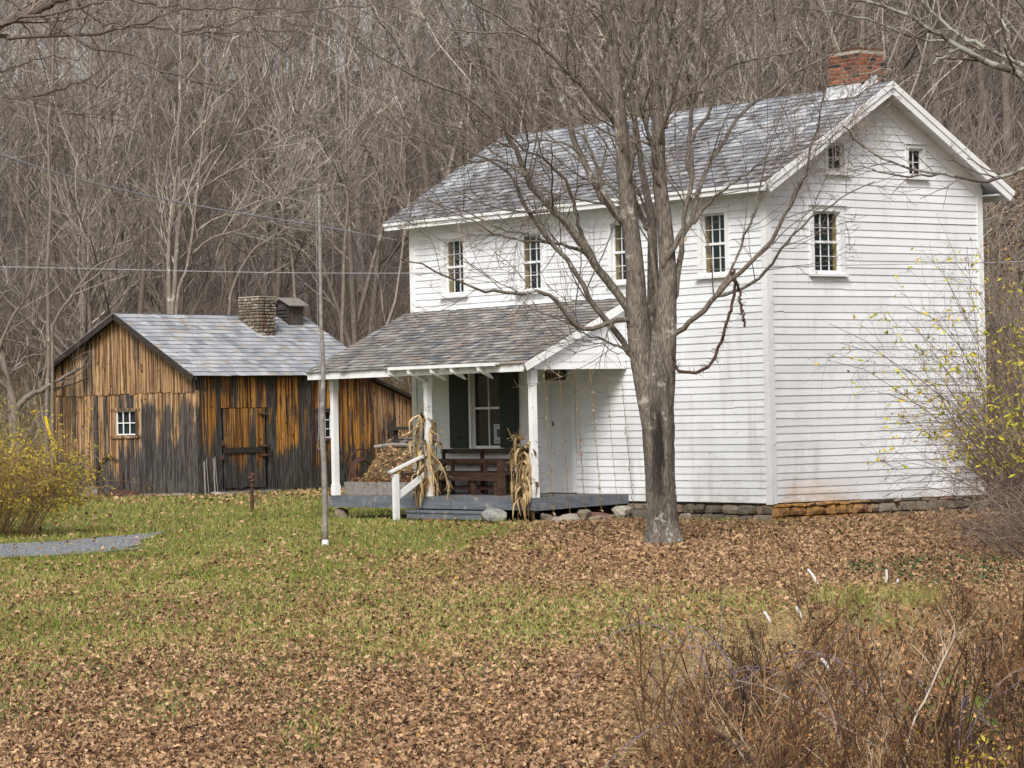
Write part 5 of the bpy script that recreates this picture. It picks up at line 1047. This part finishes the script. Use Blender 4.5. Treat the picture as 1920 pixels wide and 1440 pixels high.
traced_tree('pale_tree', 'tall straight pale barked tree rising behind the barn ridge', 325, 97, [([(322, 640), (325, 556), (331, 467), (338, 389), (334, 272), (338, 175), (338, 78), (341, 0), (342, -120)], 13, 6, 0), ([(318, 600), (316, 480), (322, 420), (328, 360), (318, 290)], 13, 6, .3)], WOODS[2], FTWIG[2], 61)
traced_tree('spreading_pale_tree', 'pale tree with long limbs fanning out to the right behind the barn', 330, 96, [([(328, 640), (335, 545), (350, 502), (362, 430), (369, 369), (376, 300), (383, 241), (405, 150), (428, 70), (440, 0)], 9, 4, -.6), ([(368, 380), (390, 330), (420, 280), (445, 235), (467, 198), (490, 155), (506, 121), (530, 60)], 7, 3, -1.), ([(362, 440), (400, 412), (440, 397), (500, 372), (560, 360), (607, 348)], 5, 2, -1.5), ([(375, 355), (430, 320), (490, 275), (545, 240), (600, 205)], 5, 2, 1.), ([(355, 480), (400, 445), (450, 430), (500, 395), (560, 340), (620, 300)], 5, 2, .4)], WOODS[2], FTWIG[2], 62)
traced_tree('low_pale_tree', 'pale slanting sapling tree above the barn chimney side', 432, 98, [([(430, 640), (432, 556), (467, 478), (505, 450), (544, 424), (600, 400)], 9, 3, 0), ([(640, 640), (645, 500), (652, 380), (648, 300), (650, 200), (648, 90), (655, -20)], 10, 5, .5), ([(560, 640), (545, 470), (530, 400), (540, 320), (525, 240)], 9, 3, .5)], WOODS[2], FTWIG[2], 63)
traced_tree('old_leaning_tree', 'old dark tree with a broken leaning limb left of the barn', 20, 88, [([(30, 935), (32, 850), (25, 760), (10, 700), (-20, 560)], 24, 15, 0), ([(28, 770), (50, 745), (85, 728), (110, 712), (150, 690)], 17, 5, .2), ([(88, 940), (88, 800), (92, 640), (88, 520), (95, 380), (90, 250), (100, 100), (96, 0)], 12, 5, .8), ([(20, 735), (-10, 690), (20, 600), (60, 540), (90, 420)], 10, 4, -.4), ([(92, 620), (130, 560), (180, 500), (240, 470), (280, 400)], 9, 3, -1)], WOODS[1], FTWIG[1], 64, 9, 1.8)
# tangled undergrowth on the slope
g = np.random.default_rng(81); m = MB(); n = 5200; y = 70 + 80 * g.random(n) ** 1.4; x = (g.random(n) * 2 - 1) * (.18 * y + 1); s = y - np.interp(x, XS, YSV); k = (s > 3) & ~blocked(x, y) & ~((x > -7) & (x < -1.6) & (y < 98)); x, y = x[k], y[k]; n = len(x)
P = np.zeros((n, 6, 3)); P[:, 0] = np.stack([x, y, gz(x, y) - .05], 1); d = g.normal(size=(n, 3)) * .35; d[:, 2] = 1; ln = 1.2 + 3 * g.random(n)
for j in range(1, 6): P[:, j] = P[:, j - 1] + d * (ln / 5)[:, None]; d = d + g.normal(size=(n, 3)) * .22; d[:, 2] = np.maximum(d[:, 2], .1)
R = np.full((n, 6), .016) * np.linspace(1, .5, 6); A, B = grow(P, R, 8, .2, 1, 45, lf=.4, k=4, up=.1, wig=.2, rm=.6, rmin=.007, g=g, minL=.3)
m.tubes(P, R, 3, .3 + .6 * g.random(n)); m.tubes(A, B, 3, .3 + .6 * g.random(len(A))); tag(m.build('undergrowth', FTWIG[1]), 'tangle of bare brown brush covering the hillside under the trees', 'undergrowth', kind='stuff')

# ------------------------------------------------------------------ shrubs
def shrub(name, label, loc, n, H, spread, seed, leafn, leafs, leafmat, stem, tone=None, lz=(.2, 1), arch=.5, cat='shrub', sub=6, r=.008, group=None, root=.15):
    g = np.random.default_rng(seed); e = empty(name, loc, 0, label, cat, group); k = 8; P = np.zeros((n, k, 3)); a = g.random(n) * 6.28; P[:, 0, 0] = np.cos(a) * spread * root * g.random(n); P[:, 0, 1] = np.sin(a) * spread * root * g.random(n); P[:, 0, 2] = -.05
    tilt = (.15 + .75 * g.random(n)) * spread / H; d = np.stack([np.cos(a) * tilt, np.sin(a) * tilt, np.ones(n)], 1); ln = H * (.65 + .6 * g.random(n))
    for j in range(1, k):
        P[:, j] = P[:, j - 1] + d / np.linalg.norm(d, axis=1, keepdims=True) * (ln / (k - 1))[:, None]; d[:, 2] -= arch * (.3 + g.random(n) * .6) * j / k; d += g.normal(size=(n, 3)) * .1
    R = np.full((n, k), r) * np.linspace(1, .45, k); A, B = grow(P, R, sub, .25, 1, 50, lf=.32, k=5, up=.0, wig=.25, rm=.6, rmin=r * .4, g=g); C, D_ = grow(A, B, 3, .2, 1, 50, lf=.5, k=4, up=0, wig=.25, rm=.7, rmin=r * .35, g=g)
    m = MB(); m.tubes(P, R, 4, g.random(n)); m.tubes(A, B, 3, g.random(len(A))); m.tubes(C, D_, 3, g.random(len(C))); m.build('stems', stem, e)
    if leafn:
        pts = np.concatenate([A[:, 2:].reshape(-1, 3), C[:, 1:].reshape(-1, 3)]); zr = pts[:, 2] / H; kk = (zr > lz[0]) & (zr < lz[1]); pts = pts[kk]; pts = pts[g.integers(0, len(pts), leafn)] + g.normal(size=(leafn, 3)) * .02
        m = MB(); leaves_on(m, pts, leafs, g, tone, .3, .38); m.build('foliage', leafmat, e)
    return e
YB = leafy('shrub_stem_tan', [(0, (.13, .08, .04)), (.5, (.26, .165, .08)), (1, (.38, .25, .12))])
p = gpt(-9.85, 56.5); shrub('yellow_shrub', 'rounded shrub with yellow green leaves and tan twigs in front of the barn gable', p, 250, 2.15, 2.15, 201, 10000, .085, YLEAF, YB, lz=(.08, 1.2), arch=.7, sub=8, r=.006, root=.45)
p = gpt(-10.7, 60); shrub('green_leaved_shrub', 'looser greenish shrub rising behind the yellow one at the left edge', p, 60, 2.6, 1.3, 202, 1500, .10, leafy('olive_leaf', [(0, (.06, .09, .03)), (.6, (.16, .18, .05)), (1, (.34, .30, .08))]), YB, lz=(.3, 1.2), arch=.25, sub=7)
GSTEM = leafy('shrub_stem_grey', [(0, (.06, .035, .028)), (.5, (.17, .115, .09)), (1, (.38, .30, .24))])
BRY = leafy('bright_yellow_leaf', [(0, (.30, .33, .03)), (.5, (.52, .46, .04)), (1, (.58, .40, .08))])
p = gpt(8.0, 42.5); shrub('arching_shrub', 'tangled arching shrub with yellow leaves on its upper twigs at the right edge', p, 230, 2.7, 2.75, 203, 2200, .10, BRY, GSTEM, None, (.42, 1.3), .62, sub=9, root=.35, r=.007)
p = gpt(7.5, 39.8); shrub('low_tangled_shrub', 'low leafless tangle of arching stems in front of the yellow leaved shrub', p, 170, 1.35, 2.5, 206, 0, .0, BRY, GSTEM, None, (.42, 1.3), .8, sub=9, root=.5, r=.007)
p = gpt(8.3, 46.5); shrub('tall_arching_shrub', 'taller bare shrub with bright yellow leaves behind the house corner', p, 110, 3.9, 2.3, 204, 1500, .11, BRY, leafy('shrub_stem_brown', [(0, (.09, .065, .05)), (1, (.26, .20, .15))]), None, (.4, 1.2), .4, sub=8, root=.3)
for k, (x, y, H, s_, lb) in enumerate(((10.6, 63, 3.6, 2.4, 'bare brown bush just behind the right house corner'), (13.2, 68, 4.2, 2.8, 'wide bare bush on the slope below the shed'), (9.4, 57.5, 2.4, 1.6, 'low bare bush beside the gable wall'))):
    shrub('bare_bush', lb, gpt(x, y), 90, H, s_, 210 + k, 0, 0, YLEAF, FTWIG[1], arch=.35, sub=9, r=.011)
# ------------------------------------------------------------------ the near thicket
g = np.random.default_rng(301)
def weed(i):
    """one dead weed: upright branching stalk, seed heads, withered leaves"""
    gg = np.random.default_rng(400 + i); H = [.9, 1.1, .75, 1.0, .6, .85][i]; e = empty('dead_weed', (0, 0, 0), 0, ['tall brown dead weed with dark seed heads', 'reddish branching dead stalk', 'short dead weed with curled tan leaves', 'blackened drooping seed stalk', 'low twiggy brown dead weed', 'pale dry branching weed'][i] + ' in the near thicket', 'weed', 'dead weeds of the near thicket, kind: ' + ['seed heads', 'reddish', 'tan leaves', 'blackened', 'twiggy', 'pale'][i])
    n = 3 + i % 3; P = np.zeros((n, 7, 3)); d = gg.normal(size=(n, 3)) * .22; d[:, 2] = 1
    P[:, 0, :2] = gg.normal(size=(n, 2)) * .04; P[:, 0, 2] = -.03; ln = H * (.7 + .5 * gg.random(n))
    for j in range(1, 7): P[:, j] = P[:, j - 1] + d * (ln / 6)[:, None]; d += gg.normal(size=(n, 3)) * .13
    R = np.full((n, 7), .0095) * np.linspace(1, .5, 7); A, B = grow(P, R, 12, .2, 1, 45, lf=.35, k=5, up=.12, wig=.2, rm=.6, rmin=.003, g=gg, minL=.1); C, D_ = grow(A, B, 3, .3, 1, 45, lf=.4, k=3, up=.1, wig=.2, rm=.7, rmin=.0017, g=gg, minL=.05)
    tn = [.1, .3, .5, .0, .25, .9][i]; m = MB(); tf = lambda N: np.clip(tn + gg.normal(size=N) * .25, 0, 1); m.tubes(P, R, 5, tf(n)); m.tubes(A, B, 3, tf(len(A))); m.tubes(C, D_, 3, tf(len(C))); m.build('stalk', BRUSH, e)
    m = MB(); ends = C[:, -1]; ends = ends[gg.random(len(ends)) < (.9 if i in (0, 3) else .4)]; leaves_on(m, np.repeat(ends, 3 if i in (0, 3) else 1, 0), .022 if i in (0, 3) else .04, gg, lambda N: (.25 if i in (0, 3) else .7) * gg.random(N) + (.0 if i in (0, 3) else .3), .4, .6); m.build('foliage', BRLEAF, e); return e  # this part is seed heads on the seed-bearing kinds, withered leaves on the others
wp = [weed(i) for i in range(6)]; usedw = [0] * 6; cnt = 0; tries = 0
while cnt < 205 and tries < 9000:
    tries += 1; y = 14.5 + 15 * g.random() ** 1.1; u = 1150 + 900 * g.random(); x = (u - 960) / F * y
    # thicket edge : nearer the corner it spreads further left
    edge = np.interp(y, [14, 17, 20, 23, 26, 30], [1180, 1250, 1320, 1440, 1500, 1600])
    if g.random() < np.interp(y, [20, 25], [0, .45]): continue
    if u < edge + 60 * g.normal(): continue
    i = int(g.choice(6, p=[.2, .22, .15, .13, .18, .12])); o = wp[i] if not usedw[i] else copy_tree(wp[i]); usedw[i] = 1; cnt += 1
    bl = ['tall brown dead weed with dark seed heads', 'reddish branching dead stalk', 'short dead weed with curled tan leaves', 'blackened drooping seed stalk', 'low twiggy brown dead weed', 'pale dry branching weed'][i] + (' at bottom edge' if y < 17.5 else ' in mid thicket' if y < 22 else ' near the tags') + (' on the left' if u < 1440 else ' left of the bleached stem' if u < 1700 else ' on the right')
    o['label'] = bl; o['group'] = 'dead weeds: ' + bl
    k = (1 + .15 * float(ss(1620, 1850, u))) * (.28 + .5 * g.random() ** 1.5) * np.interp(y, [15, 24, 30], [1, .9, .7]); o.location = (x, y, float(gz(x, y))); o.scale = (k, k, k); o.rotation_euler = (g.normal() * .12, g.normal() * .12, g.random() * 6.28)
# brambles: arching lilac canes
def arc(p0, p1, h, n=16, r=.006):
    p0, p1 = np.array(p0, float), np.array(p1, float); s = np.linspace(0, 1, n)[:, None]; P = p0 + (p1 - p0) * s; P[:, 2] += (4 * s * (1 - s))[:, 0] * h; return P
for k in range(12):
    y = 15.8 + 5 * g.random(); u = 1260 + 520 * g.random(); x = (u - 960) / F * y; z = float(gz(x, y)); a = g.random() * 6.28 if k > 3 else pi + .5 * g.normal(); ln = .7 + .9 * g.random(); x1 = x + cos(a) * ln; y1 = y + sin(a) * ln * .6
    e = empty('bramble', (x, y, z), 0, 'thin lilac grey bramble cane arching through the near thicket', 'bramble', 'bramble canes arching in the near thicket'); P = arc((0, 0, -.02), (x1 - x, y1 - y, float(gz(x1, y1)) - z), .35 + .35 * g.random()); R = np.linspace(.0042, .0022, 16); m = MB(); m.tubes(P[None], R[None], 5, .2 + .5 * g.random()); A, B = grow(P[None], R[None], 5, .2, .9, 50, L=.4, k=6, up=-.05, wig=.15, rm=.6, rmin=.002, g=g); m.tubes(A, B, 4, .3 + .6 * g.random(5)); m.build('canes', CANE, e)
# the bleached bent stem and its neighbours
for k, (pts, Y_, w0, w1, lb) in enumerate((([(1689, 1442), (1704, 1391), (1716, 1345), (1738, 1306), (1759, 1257), (1783, 1208), (1790, 1190)], 16.2, 7, 3, 'bleached bare stem standing out in the near right thicket'), ([(1590, 1445), (1573, 1390), (1560, 1330), (1552, 1300)], 16.2, 5, 2.5, 'pale curved stem left of the bleached one'), ([(1664, 1420), (1655, 1320), (1650, 1260), (1640, 1210)], 17.5, 4, 2, 'thin greyish stem between the two pale stems'), ([(1690, 1438), (1620, 1385), (1500, 1320), (1440, 1290), (1380, 1275)], 16.6, 5, 2, 'long grey stem slanting leftwards low in the thicket'))):
    P, R = trace(pts, Y_, Y_, 16, w0, w1); z0 = float(gz(P[0][0], Y_)); o_ = np.array([P[0][0], Y_, z0]); P = P - o_; P = np.vstack([[P[0][0] - .02, 0, -.05], P]); R = np.r_[R[0], R]; e = empty('dead_sapling', tuple(o_), 0, lb, 'sapling'); m = MB(); m.tubes(P[None], R[None], 6, .95); A, B = grow(P[None], R[None], 5, .3, 1, 40, L=.25, k=5, rm=.5, rmin=.002, g=g); m.tubes(A, B, 4, .9); m.build('stem', leafy('bleached_stem%d' % k, [(0, (.25, .2, .16)), (1, (.62, .52, .42) if k == 0 else (.40, .33, .27))]), e)
# yellow leaved seedling
p = W(1790, 1425, 16.4); x, y = p[0], 16.0; shrub('yellow_leaved_plant', 'small plant with bright yellow pointed leaves in the bottom right corner', (x, y, float(gz(x, y))), 26, .42, .42, 330, 420, .05, YLEAF, BRUSH, lambda N: .4 + .25 * rng.random(N), (.2, 1.3), .3, 'plant', 3, .003)
x, y = (1800 - 960) / F * 19.2, 19.2; shrub('green_leaved_plant', 'low plant with broad green leaves amid the brown thicket', (x, y, float(gz(x, y))), 18, .5, .45, 331, 110, .10, leafy('broad_green_leaf', [(0, (.05, .10, .02)), (1, (.22, .26, .05))]), BRUSH, None, (.2, 1.3), .3, 'plant', 3, .003)
# saplings with white wraps
def sapling(px_, Y_, H, lb, seed, n=3, lean=0):
    gg = np.random.default_rng(seed); x = (px_ - 960) / F * Y_; z = float(gz(x, Y_)); e = empty('sapling', (x, Y_, z), 0, lb, 'sapling'); P = np.zeros((n, 9, 3)); d = gg.normal(size=(n, 3)) * .06; d[:, 2] = 1; d[:, 0] += lean; P[:, 0, :2] = gg.normal(size=(n, 2)) * .03
    for j in range(1, 9): P[:, j] = P[:, j - 1] + d * H / 8; d += gg.normal(size=(n, 3)) * .04
    R = np.full((n, 9), .0048) * np.linspace(1, .4, 9); A, B = grow(P, R, 9, .2, 1, 32, lf=.25, k=5, up=.15, wig=.1, rm=.5, rmin=.0022, g=gg); m = MB(); m.tubes(P, R, 5, .62); m.tubes(A, B, 3, .5 * gg.random(len(A))); m.build('stems', BRUSH, e)
sapling(1440, 28.6, 1.15, 'thin whippy sapling rising from the mulch patch', 1, 3); sapling(1493, 29.0, .9, 'bare twiggy sapling right of the mulch patch', 2, 3); sapling(1530, 34, .7, 'small bare sapling behind the mulch patch', 3, 2); sapling(1665, 35, 1.0, 'bare sapling in the middle of the white tags', 4, 3); sapling(1757, 35, 1.1, 'bare sapling near the arching shrub', 5, 2)
for k, (x0, y0, x1, y1, Y_, lb) in enumerate(((1433, 1147, 1447, 1175, 28.5, 'on the sapling in the mulch patch'), (1494, 1137, 1506, 1177, 28.9, 'just right of the mulch patch'), (1515, 1067, 1533, 1095, 34, 'slanting, highest of the left ones'), (1662, 1068, 1660, 1096, 35, 'upright with a bent tip'), (1684, 1086, 1677, 1098, 34.8, 'short, beside the upright one'), (1757, 1094, 1763, 1100, 34.6, 'tiny, farthest right'), (1540, 1235, 1551, 1252, 22, 'lowest, deep in the brown weeds'))):
    p0, p1 = np.array(W(x0, y0, Y_)), np.array(W(x1, y1, Y_)); m = MB(); q = spline([p0, (p0 + p1) / 2 + [.01, 0, 0], p1], 7) - p1; sg = np.array([1, .4, 0]) * .013; V = np.concatenate([q - sg, q + sg, q + sg + [0, .006, .003], q - sg + [0, .006, .003]]); f = []
    for j in range(6): f += [(j, 7 + j, 8 + j, 1 + j), (7 + j, 14 + j, 15 + j, 8 + j), (14 + j, 21 + j, 22 + j, 15 + j), (21 + j, j, j + 1, 22 + j)]
    f += [(0, 21, 14, 7), (6, 13, 20, 27)]
    V[:7] += [0, 0, .0]; m.add(V, f); o = m.build('plant_tag', TAGM); o.location = tuple(p1); tag(o, 'white plastic plant tag, ' + lb, 'plant tag', 'white tags on the saplings')
# straw grass, ground cover
m = MB(); n = 20000; y = 14.5 + 15 * g.random(n); u = 1080 + 960 * g.random(n); x = (u - 960) / F * y; edge = np.interp(y, [14, 17, 20, 23, 26, 31], [1200, 1240, 1200, 1230, 1380, 1480]); k = u > edge + 50 * g.normal(size=n); x, y = x[k], y[k]; n = len(x)
P = np.zeros((n, 4, 3)); P[:, 0] = np.stack([x, y, gz(x, y) - .01], 1); d = g.normal(size=(n, 3)) * .75; d[:, 2] = .75; ln = .12 + .25 * g.random(n)
for j in range(1, 4): P[:, j] = P[:, j - 1] + d * (ln / 3)[:, None]; d[:, 2] -= .35
P[:, :, 2] = np.maximum(P[:, :, 2], gz(P[:, :, 0], P[:, :, 1]) + .004); m.tubes(P, np.full((n, 4), .0022) * np.linspace(1, .4, 4), 3, np.clip(.3 + .35 * lown(x, y, 2.) + .3 * g.random(n), 0, 1)); tag(m.build('straw_grass', STRAW), 'matted dry straw grass under the near thicket', 'dry grass', kind='stuff')
m = MB(); n = 4500; y = 14.5 + 15 * g.random(n) ** 1.6; u = 1120 + 960 * g.random(n); x = (u - 960) / F * y; edge = np.interp(y, [14, 18, 21, 24, 27, 30], [1150, 1260, 1330, 1440, 1500, 1600]); k = u > edge; x, y = x[k], y[k]; n = len(x)
P = np.zeros((n, 5, 3)); P[:, 0] = np.stack([x, y, gz(x, y) - .01], 1); d = g.normal(size=(n, 3)) * .8; d[:, 2] = 1; ln = .08 + .24 * g.random(n)
for j in range(1, 5): P[:, j] = P[:, j - 1] + d * (ln / 4)[:, None]; d += g.normal(size=(n, 3)) * .35
m.tubes(P, np.full((n, 5), .003) * np.linspace(1, .5, 5), 3, g.random(n) * .6); tag(m.build('thicket_twigs', BRUSH), 'mat of fine brown dead twigs filling the near thicket', 'dead brush', kind='stuff')
m = MB(); n = 9000; y = 14.5 + 13 * g.random(n); u = 1150 + 900 * g.random(n); x = (u - 960) / F * y; edge = np.interp(y, [14, 18, 21, 24, 27, 30], [1150, 1260, 1330, 1440, 1500, 1600]); k = u > edge; x, y = x[k], y[k]; n = len(x)
leaves_on(m, np.stack([x, y, gz(x, y) + .04 + .22 * g.random(n) ** 2], 1), .055, g, lambda N: g.random(N) ** .8, .5, .6); tag(m.build('withered_leaf_litter', BRLEAF), 'withered brown leaves caught in the near thicket', 'dead leaves', kind='stuff')
def patch(cx, cy, rx, ry, n, h, mat, name, lb, cat, tone, leaf=False, seed=0):
    gg = np.random.default_rng(seed); m = MB(); a = gg.random(n) * 6.28; rr = np.sqrt(gg.random(n)); x = cx + rx * rr * np.cos(a); y = cy + ry * rr * np.sin(a); z = gz(x, y)
    if leaf: leaves_on(m, np.stack([x, y, z + .02 + h * gg.random(n)], 1), .055, gg, tone, 0, .6)
    else:
        P = np.zeros((n, 4, 3)); P[:, 0] = np.stack([x, y, z - .01], 1); d = gg.normal(size=(n, 3)) * .35; d[:, 2] = 1; l = h * (.4 + gg.random(n))
        for j in range(1, 4): P[:, j] = P[:, j - 1] + d * (l / 3)[:, None]; d[:, :2] *= 1.25; d[:, 2] -= .25
        m.tubes(P, np.full((n, 4), .004) * np.linspace(1, .3, 4), 3, tone(n))
    tag(m.build(name, mat), lb, cat, kind='stuff')
for k, (px_, Y_) in enumerate(((1570, 31.5), (1640, 27.5), (1700, 31.5))): patch((px_ - 960) / F * Y_, Y_, .32, 1.3, 190, .26, GRASSM, 'tall_grass', ['long green grass left of the white tags', 'long green grass among blackened seed stalks', 'long green grass right of the white tags'][k], 'grass', lambda N: .7 * rng.random(N), seed=k)
patch(5.3, 37, 1.3, 3.2, 800, .10, leafy('ivy_leaf', [(0, (.02, .04, .015)), (1, (.09, .13, .045))]), 'ground_ivy', 'dark green ground ivy in front of the arching shrub', 'ivy', None, True, 9)
patch(2.2, 28.3, .36, .95, 5200, .03, BRUSH, 'mulch', 'small oval patch of dark mulch round the sapling', 'mulch', lambda N: .35 * rng.random(N), seed=12)
